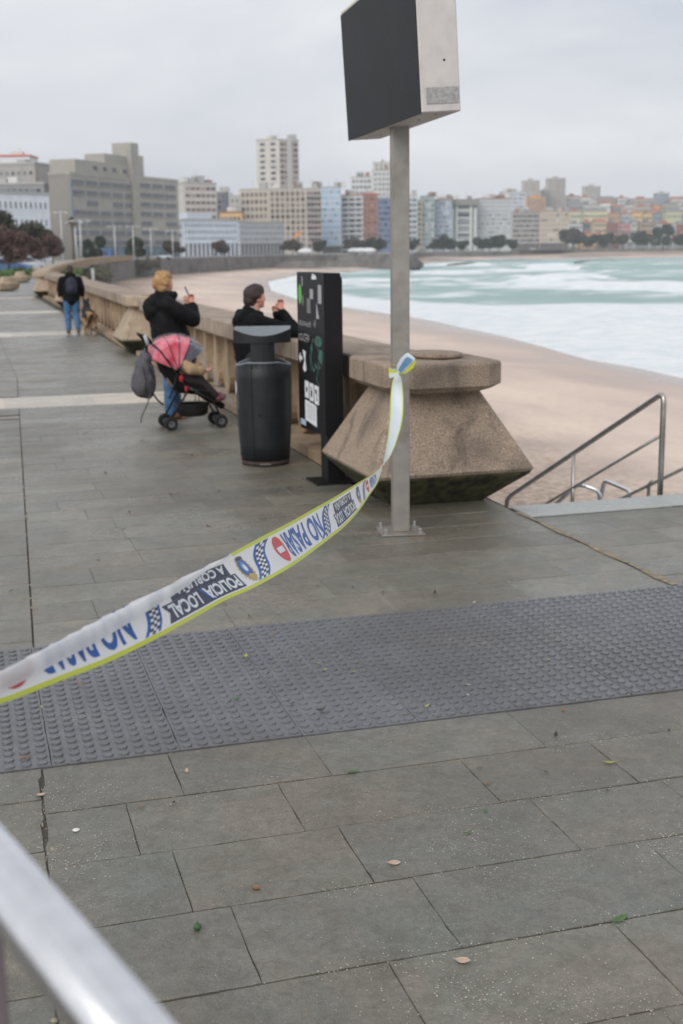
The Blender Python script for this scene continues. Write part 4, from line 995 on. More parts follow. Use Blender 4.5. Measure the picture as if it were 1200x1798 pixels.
# ---- person behind the bin, elbows on the coping
t = thing('person', 'dark haired person in a black hoodie leaning on the balustrade behind the bin', 'person', (2.72, 12.45, 0))
HF2 = (cos(.12), sin(.12), -.02); hc2 = (.08, 0, 1.435); bp_ = []; head(bp_, hc2, HF2)
bp_ += [('c', [(.03, 0, 1.26, .085), (-.0, 0, 1.1, .12), (-.01, 0, .95, .12), (.02, 0, .84, .13)]), ('c', [(.02, -.17, 1.22, .05), (.02, .17, 1.22, .05)])]
bp_ += leg_chain(.02, -.09, .02, -.10, .84, .03) + leg_chain(.02, .09, .10, .10, .84, .03)
RS, RE, RW = (.03, -.19, 1.21), (.46, -.15, 1.085), (.335, -.05, 1.31); LS, LE, LW = (.03, .19, 1.21), (.42, .17, 1.09), (.29, .02, 1.27)
bp_ += [('c', [(*RS, .05), (*RE, .04), (*RW, .025)]), ('c', [(*LS, .05), (*LE, .04), (*LW, .025)])]
hand(bp_, RW, (-.2, .05, 1), (-1, .1, .2), curl=.5); hand(bp_, LW, (.1, -.1, .9), (-1, 0, .3), curl=.9)
blob(bp_, .0085, M['skin'], 'body', t, 1)
blob([('c', [(.01, 0, 1.30, .08), (.0, 0, 1.18, .155), (-.01, 0, 1.0, .16), (.01, 0, .84, .16)]), ('c', [(.0, -.14, 1.2, .085), (.0, .14, 1.2, .085)]),
      ('c', [(*RS, .085), (.24, -.17, 1.15, .075), (*RE, .065), (RW[0]+.03, RW[1]-.02, RW[2]-.06, .048), (RW[0], RW[1], RW[2]-.01, .038)]), ('c', [(*LS, .085), (*LE, .065), (*LW, .042)]),
      ('c', [(-.07, -.09, 1.26, .06), (-.10, 0, 1.2, .075), (-.06, .09, 1.27, .06)]), ('c', [(.10, -.07, 1.27, .04), (.06, -.09, 1.27, .05)])], .012, M['hoodie'], 'hoodie', t, 3, .007)
blob([('c', [(.02, 0, 1.31, .066), (.03, 0, 1.345, .063)])], .01, M['collar'], 'collar', t, 1)
blob(leg_chain(.02, -.09, .02, -.10, .84, .03, (.11, .078, .06))[:1] + leg_chain(.02, .09, .10, .10, .84, .03, (.11, .078, .06))[:1], .014, simple('black_trousers', (26, 26, 30), .8), 'trousers', t, 2)
blob([('b', (.07, -.10, .04), (.15, .055, .05)), ('b', (.15, .10, .04), (.15, .055, .05))], .012, M['black'], 'shoes', t, 1)
c = Vector(hc2); f_ = Vector(HF2); s_ = Vector((-f_.y, f_.x, 0)); hp = []
for (dx, dy, dz, r) in ((-.035, 0, .035, .096), (-.01, 0, .062, .082), (.025, 0, .072, .064), (-.06, 0, -.02, .075), (-.055, 0, -.075, .055), (-.07, 0, -.12, .04), (-.025, -.04, .025, .060), (-.025, .04, .025, .060)):
    q = c + f_*dx + s_*dy + Vector((0, 0, dz)); hp.append(('b', tuple(q), r))
blob(hp, .010, M['hair_dark'], 'hair', t, 1, .005); ears_eyes(hc2, HF2, t)

# ---- man walking away (faces +y)
t = thing('person', 'person in black jacket, rucksack and blue jeans walking away along the promenade', 'person', (2.44, 30.9, 0))
hc3 = (0, .02, 1.50); bp_ = []; head(bp_, hc3, (0, 1, 0))
bp_ += [('c', [(0, 0, 1.34, .085), (0, 0, 1.2, .13), (0, 0, 1.0, .125), (0, 0, .86, .13)]), ('c', [(-.17, 0, 1.3, .055), (.17, 0, 1.3, .055)])]
bp_ += [('c', [(-.09, 0, .84, .088), (-.10, .06, .47, .062), (-.10, -.02, .09, .045)]), ('c', [(-.10, -.05, .05, .038), (-.11, .12, .035, .032)]),
        ('c', [(.09, 0, .84, .088), (.10, .03, .47, .062), (.11, -.22, .12, .045)]), ('c', [(.11, -.26, .07, .036), (.12, -.10, .035, .032)])]
for q in (-1, 1):
    W_ = (q*.27, .06 if q > 0 else -.04, .86); bp_.append(('c', [(q*.20, 0, 1.29, .05), (q*.26, -.02, 1.07, .042), (*W_, .026)])); hand(bp_, W_, (0, .1, -1), (-q*.2, 1, 0), curl=.5)
blob(bp_, .0095, M['skin'], 'body', t, 1)
blob([('c', [(0, 0, 1.38, .085), (0, 0, 1.24, .175), (0, 0, 1.02, .165), (0, 0, .82, .165)]), ('c', [(-.15, 0, 1.27, .095), (.15, 0, 1.27, .095)]), ('c', [(-.08, 0, 1.2, .13), (-.08, 0, .84, .13)]), ('c', [(.08, 0, 1.2, .13), (.08, 0, .84, .13)]), ('c', [(-.07, -.07, 1.37, .06), (.07, -.07, 1.37, .06)]),
      ('c', [(-.20, 0, 1.28, .08), (-.265, -.02, 1.07, .07), (-.27, -.03, .90, .05)]), ('c', [(.20, 0, 1.28, .08), (.265, -.02, 1.07, .07), (.27, .05, .90, .05)])], .015, M['hoodie'], 'jacket', t, 3, .008)
blob([('c', [(-.09, 0, .85, .115), (-.10, .05, .47, .085), (-.10, -.02, .11, .066)]), ('c', [(.09, 0, .85, .115), (.10, .03, .47, .085), (.11, -.21, .14, .066)])], .014, M['jeans'], 'jeans', t, 2, .004)
blob([('c', [(-.10, -.06, .05, .046), (-.11, .13, .04, .042)]), ('c', [(.11, -.27, .075, .046), (.12, -.10, .04, .042)])], .012, M['shoe'], 'shoes', t, 1)
blob([('b', (0, .02-.012, 1.535), (.085, .10, .092)), ('b', (0, -.03, 1.47), (.078, .07, .07))], .012, M['hair_dark'], 'hair', t, 1, .006); ears_eyes(hc3, (0, 1, 0), t)
rk = thing('rucksack', 'dark navy rucksack on the back of the walking person', 'rucksack', (2.44, 30.9-.22, 1.12))
blob([('b', (0, 0, .02), (.14, .085, .20)), ('b', (0, -.05, -.06), (.11, .06, .10)), ('b', (0, 0, -.1), (.135, .08, .09))], .016, simple('navy_nylon', (30, 34, 54), .7), 'bag', rk, 2)
b = MB(); b.tube([(-.03, 0, .22), (-.02, 0, .25), (.02, 0, .25), (.03, 0, .22)], .008, 6); b.build('carry_loop', M['black'], rk)

# ---- dog seen from behind
t = thing('dog', 'tan and black shepherd dog trotting beside the walking person', 'dog', (2.77, 30.1, 0), radians(4))
tan = mat('dog_coat', S(150,118,88), .9, var=.25, scale=6, bump=.4, bscale=60)
bd = [('c', [(0, -.20, .50, .105), (0, .0, .50, .115), (0, .22, .50, .135), (0, .34, .53, .12)]), ('c', [(0, .34, .56, .10), (.02, .46, .68, .08), (.02, .50, .72, .075)]), ('b', (.02, .54, .735), (.075, .10, .075)), ('c', [(.02, .58, .72, .05), (.02, .70, .695, .032)]),
      ('c', [(-.03, .50, .80, .028), (-.04, .50, .87, .010)]), ('c', [(.07, .50, .80, .028), (.08, .50, .87, .010)])]
for q, dy in ((-1, .06), (1, -.06)):
    bd += [('c', [(q*.075, -.20, .44, .085), (q*.085, -.13+dy*.4, .31, .055), (q*.085, -.27+dy, .20, .030), (q*.085, -.24+dy, .05, .024), (q*.085, -.20+dy, .025, .030)]),
           ('c', [(q*.08, .30, .42, .06), (q*.08, .28-dy, .24, .036), (q*.08, .30-dy, .05, .025), (q*.08, .33-dy, .025, .030)])]
bd += [('c', [(0, -.28, .52, .045), (-.04, -.36, .40, .040), (-.10, -.40, .28, .032), (-.14, -.40, .20, .018)])]
o = blob(bd, .014, tan, 'body', t, 2)
o.data.materials.append(simple('dog_black', (28, 25, 25), .9, .2, 20))
for p in o.data.polygons:
    c = p.center
    if c.z > .545 + .03*noise.noise((c.x*9, c.y*9, 0)) or (abs(c.x) > .105 and c.z > .40) or (c.y < -.34): p.material_index = 1
b = MB(); b.tube([(0+.09*cos(2*pi*i/14), .38, .60+.09*sin(2*pi*i/14)) for i in range(14)], .010, 6, closed=True); b.build('collar', simple('red_collar', (150, 40, 40)), t)

# ================================================================== STROLLER, CHILD, BACKPACK
sx0, sy0 = 2.13, 13.62
t = thing('stroller', 'black stroller with red pink canopy and clear rain cover', 'stroller', (sx0, sy0, 0), radians(3))
bk = M['black']; fr = simple('black_frame', (24, 24, 27), .4)
for (wx, wy) in ((-.09, -.16), (-.09, .16), (.47, -.14), (.47, .14)):
    for dy in (-.028, .028):
        wl = MB(); wl.tube([(.055*cos(2*pi*i/20), dy, .0+.055*sin(2*pi*i/20)) for i in range(20)], .018, 8, closed=True); o = wl.build('wheel', simple('rubber_tyre', (26, 26, 28), .8), t); o.location = (wx, wy, .073)
        r_ = MB(); r_.lathe([(.048, -.009), (.044, -.011), (.022, -.013), (0, -.013)], (0, 0, 0), 16, M=Matrix.Translation((0, dy, 0)) @ Matrix.Rotation(pi/2, 4, 'X')); r_.build('rim', simple('grey_rim', (120, 120, 124), .4), o)
    a = MB(); a.tube([(wx, wy-.03, .073), (wx, wy+.03, .073)], .010, 8); a.tube([(wx, wy, .073), (wx, wy, .13)], .012, 8); a.build('axle', fr, t)
for q in (-1, 1):
    a = MB(); a.tube([(-.09, q*.16, .12), (.10, q*.20, .42), (.05, q*.20, .52), (-.18, q*.20, .86), (-.30, q*.19, .98)], .011, 8); a.tube([(.47, q*.14, .12), (.38, q*.18, .30), (.10, q*.20, .47)], .011, 8); a.tube([(.10, q*.20, .44), (.33, q*.2, .41)], .010, 8); a.build('frame_side', fr, t)
    a = MB(); a.tube([(-.27, q*.19, .95), (-.33, q*.185, 1.02), (-.35, q*.15, 1.03)], .017, 8); a.build('handle', M['padded'], t)
a = MB(); a.tube([(-.35, -.15, 1.03), (-.36, 0, 1.03), (-.35, .15, 1.03)], .016, 8); a.build('handle', M['padded'], t)
# seat shell: padded, reclined back, base, footrest
blob([('c', [(-.14, -.1, .84, .06), (-.05, -.1, .62, .07), (.06, -.1, .46, .07), (.26, -.1, .42, .06), (.38, -.1, .31, .045)]), ('c', [(-.14, .1, .84, .06), (-.05, .1, .62, .07), (.06, .1, .46, .07), (.26, .1, .42, .06), (.38, .1, .31, .045)]),
      ('c', [(-.14, 0, .84, .06), (-.05, 0, .60, .06), (.06, 0, .45, .07), (.26, 0, .41, .06), (.40, 0, .30, .045), (.52, 0, .22, .04)])], .016, M['padded'], 'seat', t, 3, .004)
# canopy: ribbed hood of cloth panels
Cx, Cz = .01, .66
def arc(a_, r0=.365, hw=.205, n=14):
    """hoop at angle a_ (from the back up and over), across the width"""
    P = []
    for i in range(n+1):
        q = -1 + 2*i/n; rr = r0*(1-.22*abs(q)**3.5); P.append((Cx+rr*cos(a_), q*hw*(1+.04*(1-abs(q))), Cz+rr*sin(a_)*(.98)))
    return P
angs = [radians(x) for x in (158, 134, 110, 86, 64, 34)]
for k in range(5):
    mb = MB(); R = []
    for j in range(5):
        f = j/4; a_ = angs[k]*(1-f)+angs[k+1]*f; R.append(arc(a_, .365-.010*sin(pi*f)))
    mb.rings(R, 0, None, True, False, False, closed=False)
    # cloth sides down to the hinge
    for sd_ in (0, -1):
        hub = (Cx, R[0][sd_][1]*.99, Cz-.02); v_ = [hub] + [r[sd_] for r in R]; mb.add(v_, [(0, i+1, i+2) for i in range(4)], 0, True)
    mb.build('canopy_panel', M['red_canopy'] if k < 4 else simple('grey_mesh_cloth', (96, 98, 108), .6, .3, 60), t)
for a_ in angs[:5]:
    mb = MB(); mb.tube([(p[0]*1., p[1]*1.01, p[2]+.003) for p in arc(a_, .368)], .0042, 6); h1 = arc(a_, .368)[0]; h2 = arc(a_, .368)[-1]
    mb.tube([h1, (Cx, h1[1]*1.01, Cz-.02)], .0042, 6); mb.tube([h2, (Cx, h2[1]*1.01, Cz-.02)], .0042, 6); mb.build('canopy_rib', bk, t)
# clear rain cover over the child's legs
rc = bpy.data.materials.new('clear_rain_cover'); rc.use_nodes = True; nt = rc.node_tree; b_ = nt.nodes['Principled BSDF']; b_.inputs['Base Color'].default_value = (*S(206,210,216), 1); b_.inputs['Roughness'].default_value = .18
tr_ = nt.nodes.new('ShaderNodeBsdfTransparent'); ms = nt.nodes.new('ShaderNodeMixShader'); nz_ = nt.nodes.new('ShaderNodeTexNoise'); nz_.inputs['Scale'].default_value = 14; nz_.inputs['Detail'].default_value = 4
mr = nt.nodes.new('ShaderNodeMapRange'); mr.inputs[1].default_value = .4; mr.inputs[2].default_value = .65; mr.inputs[3].default_value = .06; mr.inputs[4].default_value = .34
nt.links.new(nz_.outputs['Fac'], mr.inputs[0]); nt.links.new(mr.outputs[0], ms.inputs[0]); nt.links.new(tr_.outputs[0], ms.inputs[1]); nt.links.new(b_.outputs[0], ms.inputs[2]); nt.links.new(ms.outputs[0], nt.nodes['Material Output'].inputs[0])
mb = MB(); R = []
prof_ = [(Cx+.365*cos(angs[4]), Cz+.365*sin(angs[4])*.98, .20), (.33, .78, .215), (.40, .66, .215), (.48, .52, .20), (.58, .38, .185), (.655, .28, .17), (.66, .22, .16)]
for (x_, z_, hw) in prof_:
    R.append([(x_-.05*(abs(q)**2.5)+.004*noise.noise((x_*30, q*9, 0)), q*hw, z_-.09*abs(q)**3+.006*noise.noise((x_*20, q*7, 4))) for q in [-1+2*i/12 for i in range(13)]])
mb.rings(R, 0, None, True, False, False, closed=False); mb.build('rain_cover', rc, t, rec=False)
mb = MB(); mb.rings([[(p[0], p[1]*1.03, p[2]+.005*noise.noise((p[0]*20, p[1]*20, i_))) for p in arc(radians(158-124*i_/14), .385)] for i_ in range(15)], 0, None, True, False, False, closed=False); mb.build('rain_cover', rc, t, rec=False)
# under-seat basket
mb = MB(); rim = lambda z, k: [(.19+.17*k*cos(2*pi*i/20)*1.05, .15*k*sin(2*pi*i/20), z) for i in range(20)]
mb.rings([rim(.13, .75), rim(.16, .95), rim(.26, 1.0)], 0, None, True, True, False); mb.build('basket', simple('black_mesh_basket', (20, 20, 22), .8), t)
mb = MB(); mb.tube([rim(.26, 1.0)[i] for i in range(20)], .007, 6, closed=True)
for i in range(0, 20, 3): mb.tube([rim(.26, 1.0)[i], (rim(.26, 1.0)[i][0], rim(.26, 1.0)[i][1]*1.1, .42)], .004, 5)
mb.build('basket_rim', fr, t)
mb = MB(); mb.tube([(-.02, -.22, .60), (-.06, -.23, .48), (-.10, -.23, .38), (-.12, -.23, .36)], .010, 6); mb.build('strap', bk, t)
mb = MB(); mb.ball((.03, -.222, .56), (.025, .012, .04)); mb.ball((.08, -.222, .45), (.02, .012, .035)); mb.build('hinge', simple('red_hinge', (170, 30, 50)), t)
mb = MB(); mb.tube([(-.34, -.19, 1.04), (-.31, -.20, .93)], .02, 8); mb.build('cup_holder', simple('light_grey_plastic', (170, 172, 176)), t)
# child seated inside
t = thing('person', 'small child in tan sleeves seated in the stroller under the rain cover', 'person', (sx0, sy0, 0), radians(3))
bp_ = [('c', [(.02, 0, .55, .09), (.0, 0, .68, .085), (-.01, 0, .76, .06)]), ('b', (.01, 0, .83), (.075, .068, .085)), ('b', (.075, 0, .825), (.014, .012, .014)),
       ('c', [(.04, -.12, .74, .04), (.14, -.17, .65, .034), (.29, -.15, .63, .026)]), ('c', [(.02, .10, .70, .04), (.12, .15, .60, .034), (.25, .12, .60, .026)]),
       ('c', [(.05, -.07, .52, .06), (.27, -.07, .50, .05), (.44, -.07, .34, .035)]), ('c', [(.05, .07, .52, .06), (.27, .07, .50, .05), (.44, .07, .34, .035)])]
hand(bp_, (.29, -.15, .63), (1, .1, .05), (0, 1, 0), curl=.7, r=.007); hand(bp_, (.25, .12, .60), (1, -.1, .05), (0, -1, 0), curl=.7, r=.007)
blob(bp_, .0085, M['skin'], 'body', t, 1)
blob([('c', [(.02, 0, .55, .11), (.02, 0, .72, .12)]), ('c', [(.04, -.13, .76, .066), (.14, -.18, .66, .066), (.26, -.16, .635, .055)]), ('c', [(.02, .11, .71, .055), (.12, .16, .61, .052), (.23, .13, .60, .044)])], .012, M['tan'], 'jumper', t, 2, .005)
blob([('c', [(.05, -.07, .53, .07), (.27, -.07, .51, .062), (.43, -.07, .35, .045)]), ('c', [(.05, .07, .53, .07), (.27, .07, .51, .062), (.43, .07, .35, .045)])], .012, simple('dark_brown_trousers', (52, 44, 46), .9), 'trousers', t, 2)
blob([('c', [(.46, -.07, .31, .04), (.53, -.07, .33, .036)]), ('c', [(.46, .07, .31, .04), (.53, .07, .33, .036)])], .012, simple('maroon_shoe', (110, 60, 72), .7), 'shoes', t, 1)
blob([('b', (-.01, 0, .86), (.078, .074, .075))], .012, M['hair_dark'], 'hair', t, 1)
# backpack hanging from the handles
t = thing('backpack', 'grey backpack with dangling straps hanging from the stroller handle', 'backpack', (sx0-.36, sy0-.16, .60))
blob([('b', (.01, 0, .04), (.105, .14, .19)), ('b', (.0, 0, -.06), (.125, .15, .17)), ('b', (-.01, 0, -.10), (.12, .14, .13)), ('b', (.03, 0, .18), (.07, .11, .10)), ('b', (.05, 0, -.05), (.09, .13, .20))], .014, M['backpack'], 'bag', t, 3, .010)
mb = MB(); mb.tube([(.04, -.06, .22), (.06, -.03, .36), (.06, .06, .38), (.05, .08, .22)], .011, 6); mb.build('top_loop', M['padded'], t)
mb = MB(); mb.tube([(.06, -.10, -.18), (.02, -.12, -.28), (-.05, -.13, -.42), (-.06, -.13, -.48)], .008, 6); mb.build('strap', M['backpack'], t)
mb = MB(); mb.tube([(.08, -.09, -.17), (.13, -.10, -.25), (.19, -.1, -.31)], .010, 6); mb.build('strap', M['padded'], t)
mb = MB(); mb.tube([(-.02, -.142, .12), (.01, -.15, -.02), (.0, -.148, -.16)], .004, 5); mb.tube([(.04, -.13, .14), (.10, -.12, -.02)], .005, 5); mb.build('zip', bk, t)

# ================================================================== TOWN ROUND THE BAY
def pane_mesh(w_, h_, fr_=.12, d_=.10, glass=None, frame=None, key={}):
    k = (round(w_, 2), round(h_, 2), glass.name, frame.name)
    if k in key: return key[k]
    b = MB(); b.box((-w_/2, -.05, 0), (w_/2, .02, h_), 0)
    b.box((-w_/2-fr_, -d_, -fr_), (w_/2+fr_, .02, -.003), 1); b.box((-w_/2-fr_, -d_, h_+.003), (w_/2+fr_, .02, h_+fr_), 1)
    b.box((-w_/2-fr_, -d_*.8, 0), (-w_/2-.003, .02, h_), 1); b.box((w_/2+.003, -d_*.8, 0), (w_/2+fr_, .02, h_), 1)
    key[k] = b.mesh('window', [glass, frame]); return key[k]
_gv = {}
def variants(glass):
    if glass.name not in _gv:
        c = tuple(glass.node_tree.nodes['Mix'].inputs[6].default_value)[:3] if 'Mix' in glass.node_tree.nodes else (.15, .15, .18)
        _gv[glass.name] = [glass, glass, glass, mat('window_blind', tuple(min(.5, x*2.0+.05) for x in c), .7, var=.1), mat('window_glass_deep', tuple(x*.55 for x in c), .15, var=.3, scale=.6)]
    return _gv[glass.name]
def facade_windows(par, W, z0, z1, rows, cols, ww, wh, glass, frame, x0=0., y=0., side=None, budget=None):
    """windows as parts of the building, up to the budget; the rest as one"""
    n = 0; rest = MB(); mes = [pane_mesh(ww, wh, .12, .10, g_, frame) for g_ in variants(glass)]
    M_side = None
    for r in range(rows):
        z = z0 + (z1-z0)*(r+.5)/rows - wh/2
        for c in range(cols):
            x = x0 + W*(c+.5)/cols
            if budget is None or budget[0] > 0:
                o = link('window', random.choice(mes), par); o.location = (x, y, z) if side is None else (side[0], W*(c+.5)/cols, z)
                if side is not None: o.rotation_euler = (0, 0, side[1])
                if budget: budget[0] -= 1
            else:
                if side is None: rest.box((x-ww/2, y-.06, z), (x+ww/2, y+.02, z+wh))
                else: rest.box((side[0]-.05, W*(c+.5)/cols-ww/2, z), (side[0]+.05, W*(c+.5)/cols+ww/2, z+wh))
    if rest.v: o = rest.build('windows', glass, par); o['kind'] = 'stuff'
def place(x0, x1, d0, d1):
    a, b_ = axy(x0, d0), axy(x1, d1); w_ = sqrt((b_[0]-a[0])**2+(b_[1]-a[1])**2); return (a[0], a[1], 0), atan2(b_[1]-a[1], b_[0]-a[0]), w_
G1 = simple('far_window_glass', (80,86,98), .3, .25, .8); G2 = simple('dark_far_glass', (70,76,88), .25, .2, .8); FRW = simple('off_white_trim', (206,206,202), .7); 
def building(label, x0, x1, ytop, d0, d1=None, depth=14, wall=(200,196,188), rows=6, cols=6, ww=1.2, wh=1.4, glass=None, frame=None, base=.16, roof=None, parapet=True, ybase=None, side_cols=0, bands=None, band_col=None, zb=-.3, clutter=3, group=None, cat='building', bud=100, gfl=None, name='building', pitched=None):
    d1 = d1 or d0; loc, rz, W = place(x0, x1, d0, d1); xm = (x0+x1)/2; H = hz(ytop, x0, d0)
    t = thing(name, label, cat, loc, rz, group)
    nm = 'wall_%d_%d_%d' % wall; wm = simple(nm, wall, .85, .06, .35, stain=tuple(x*.72 for x in S(*wall)), sscale=.12, samt=.45)
    b = MB(); b.box((0, 0, zb), (W, depth, H)); b.build('wall', wm, t)
    bd = [bud]; z0 = zb + (H-zb)*base
    facade_windows(t, W*.94, z0, H-.6, rows, cols, min(ww, W*.94/cols*.8), min(wh, (H-z0)/rows*.72), glass or G1, frame or wm, W*.03, 0, None, bd)
    if side_cols: facade_windows(t, depth*.9, z0, H-.6, rows, side_cols, ww, wh, glass or G1, frame or wm, 0, 0, (W, pi/2), bd); 
    if bands:
        for r in range(rows):
            b = MB(); z = z0 + (H-.6-z0)*r/rows; b.box((-.15, -bands, z-.25), (W+.15, .0, z+.45)); b.build('balcony', band_col or FRW, t)
    if pitched:
        b = MB(); b.add([(-.4, -.4, H), (W+.4, -.4, H), (W+.4, depth+.4, H), (-.4, depth+.4, H), (W*.12, depth/2, H+pitched), (W*.88, depth/2, H+pitched)], [(0,1,5,4), (1,2,5), (2,3,4,5), (3,0,4), (0,3,2,1)]); b.build('roof', simple('tiled_roof', (168, 112, 92), .8, .15, 2), t)
    elif parapet:
        b = MB(); b.box((-.25, -.25, H), (W+.25, depth+.25, H+.7)); b.build('roof', simple('flat_roof_trim', roof or (176, 174, 170), .8), t)
        for k in range(clutter):
            b = MB(); q = ru(.08, .85)*W; h_ = ru(1.2, 3.2); b.box((q, 3, H+.7), (q+ru(2, 5), 7, H+.7+h_)); b.build('roof_hut', simple(['hut_grey', 'hut_white', 'hut_brown'][k % 3], [(170, 170, 168), (208, 206, 202), (150, 118, 104)][k % 3]), t)
    if clutter > 1:
        b = MB(); 
        for k in range(3): xx = ru(.1, .9)*W; hh = ru(2.5, 5.5); b.tube([(xx, 4, H), (xx, 4, H+hh)], .06, 4); b.tube([(xx-.6, 4, H+hh-.3), (xx+.6, 4, H+hh-.3)], .04, 4)
        b.build('aerials', simple('aerial_metal', (140, 140, 144), .5), t)
    if gfl:
        b = MB(); b.box((.2, -.12, zb), (W-.2, -.003, zb+gfl)); b.build('shopfront', simple('dark_shopfront', (92, 90, 92), .4, .3, .5), t)
        b = MB(); b.box((-.1, -.9, zb+gfl+.01), (W+.1, -.003, zb+gfl+.25)); b.build('canopy', FRW, t)
    return t, W, H, wm
TP = simple('taupe', (154,150,144), .85)
# left group
building('white block with a red roof edge, half out of the left edge of the photo', -60, 62, 276, 520, None, 14, (214,216,218), 7, 8, 1.6, 1.3, G2, bands=1.0, roof=(196,92,76), clutter=2)
t, W, H, wm = building('blank taupe tower block with one row of small square windows near its top', 4, 70, 290, 440, 436, 12, (168,164,160), 1, 6, .9, 1.0, G2, base=.84, clutter=1)
for x, y_ in ((.62, .70), (.72, .70)):
    o = link('window', pane_mesh(1.2, 1.6, .12, .1, G2, wm), t); o.location = (W*x, 0, H*.76)
building('long low grey slab building between the taupe block and the white facade', -70, 84, 326, 405, 402, 12, (150,150,152), 2, 14, 1.3, 1.0, G1, base=.75, clutter=2)
t, W, H, wm = building('bright white two-row arched-window facade low on the left behind the trees', -30, 92, 338, 330, 350, 12, (222,226,232), 3, 13, .55, 1.7, G1, base=.2, clutter=0)
# big grey banded block
band_g = simple('blue_grey_ribbon_glass', (86,92,106), .35, .3, .5)
def ribbon_block(label, x0, x1, ytop, d0, d1, depth, wall, rows, nseg, zlo=.12, extra=None):
    loc, rz, W = place(x0, x1, d0, d1); H = hz(ytop, x0, d0); t = thing('building', label, 'building', loc, rz)
    wm = simple('wall_%d_%d_%d' % wall, wall, .85, .06, .35, stain=tuple(x*.75 for x in S(*wall)), sscale=.12, samt=.45)
    b = MB(); b.box((0, 0, -.3), (W, depth, H)); b.build('wall', wm, t); b = MB(); b.box((-.2, -.2, H), (W+.2, depth, H+.8)); b.build('roof', wm, t)
    for r in range(rows):
        z = H*zlo + (H*(1-zlo)-1)*(r+.42)/rows
        for s in range(nseg):
            if nseg > 1 and rnd() < .06: continue
            b = MB(); a = W*.03+W*.94*s/nseg; c = a+W*.94/nseg*ru(.80, .93); b.box((a, -.05, z), (c, .02, z+1.35), 0)
            for q in range(1, 5): xx = a+(c-a)*q/5; b.box((xx-.09, -.09, z), (xx+.09, -.053, z+1.35), 1)
            b.box((a-.1, -.35, z-.2), (c+.1, -.0, z-.01), 1); b.build('window_band', [band_g, wm], t)
    return t, W, H, wm
GB = (164,160,152)
t, W, H, wm = ribbon_block('large grey concrete office block with ribbon windows and a stepped roof left of centre', 130, 248, 306, 372, 412, 7, GB, 7, 5)
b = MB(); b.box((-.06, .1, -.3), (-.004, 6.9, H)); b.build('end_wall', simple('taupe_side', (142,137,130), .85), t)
b = MB(); b.box((-.6, -.4, H*.3), (.5, -.01, H*.93)); b.build('glass_strip', simple('teal_glass', (120,136,146), .3), t)
b = MB(); b.box((W*.10, .6, H+.8), (W*.97, 9, H+4.6)); b.build('upper_storey', wm, t); b = MB(); b.box((W*.55, 1.2, H+4.61), (W*.90, 8, H+7.4)); b.build('upper_storey', wm, t)
for q in (.38, .52, .66, .82): o = link('window', pane_mesh(2.4, 1.2, .12, .1, G2, wm), t); o.location = (W*q, .6, H+2)
b = MB(); b.box((W*.88, -.6, -.3), (W*1.0, 6, H+11.5)); b.build('stair_tower', wm, t)
b = MB(); b.box((W*.1, -.15, -.3), (W*.98, -.055, 3.6)); b.build('shopfront', simple('teal_shopfront', (86,112,122), .4, .35, .3), t)
t, W, H, wm = ribbon_block('grey concrete wing with ribbon windows right of the stair tower', 248, 317, 313, 415, 440, 20, (172,168,160), 7, 3)
b = MB(); b.lathe([(4.6, 0), (4.6, 6.5), (0, 6.6)], (W*.20, 6, H+.8), 20, sm=False); b.build('roof_drum', wm, t)
b = MB(); b.box((W*.1, -.15, -.3), (W*.98, -.055, 3.6)); b.build('shopfront', simple('teal_shopfront', (86,112,122)), t)
# between
building('narrow red-brown gable flat block beside the grey wing', 315, 327, 326, 620, None, 12, (160,118,104), 8, 1, 1.2, 1.2, clutter=0, base=.4)
building('pale apartment block with brown balconies behind the low arcade', 327, 384, 322, 600, 610, 14, (196,192,186), 7, 6, 3.4, 1.4, simple('brown_balcony_shade', (118,100,92), .6), base=.3, clutter=5)
building('slim dark grey block right of the brown balcony apartments', 384, 400, 338, 640, None, 14, (120,124,128), 8, 2, clutter=1, base=.3)
building('small pale block peeping between the dark grey block and the beige hotel', 398, 424, 345, 760, None, 12, (178,178,172), 6, 3, clutter=2, base=.3)
building('low orange yellow house with brown roof in front of the beige flats', 388, 426, 374, 560, None, 12, (212,178,134), 2, 5, 1.2, 1.6, base=.55, clutter=2, roof=(150,110,90))
# arcade: two white ranges with arches at street level
def arcade(label, x0, x1, ytop, d0, d1, wall, cols, frame):
    t, W, H, wm = building(label, x0, x1, ytop, d0, d1, 14, wall, 3, cols, .62, 1.25, G1, base=.42, clutter=0, frame=wm0 if False else None)
    zt_ = H*.36; n = max(4, cols-4)
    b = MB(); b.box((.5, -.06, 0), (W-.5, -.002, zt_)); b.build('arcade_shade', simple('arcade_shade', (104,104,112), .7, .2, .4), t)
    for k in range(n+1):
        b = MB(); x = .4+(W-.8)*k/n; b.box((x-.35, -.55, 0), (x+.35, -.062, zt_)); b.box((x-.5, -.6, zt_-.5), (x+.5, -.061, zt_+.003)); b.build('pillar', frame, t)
    b = MB(); b.box((-.2, -.7, zt_+.004), (W+.2, -.001, zt_+.5)); b.build('cornice', frame, t)
    return t, W, H
AW = simple('arcade_white', (214,220,228), .8)
t, W, H = arcade('long white three-storey building with an arcade, its left range, facing the beach', 322, 420, 387, 500, 520, (212,218,228), 17, AW)
b = MB(); b.box((W*.12, 1, H+.7), (W*.55, 9, H+3)); b.build('roof_hut', simple('pale_blue_roof', (196,204,214)), t)
arcade('greyer right-hand range of the long arcaded building', 421, 500, 391, 520, 545, (190,192,192), 16, simple('arcade_grey', (176,178,180), .8))
building('plain grey end wall joining the left end of the arcaded building', 312, 322, 388, 500, None, 14, (180,182,186), 2, 1, clutter=0, base=.5)
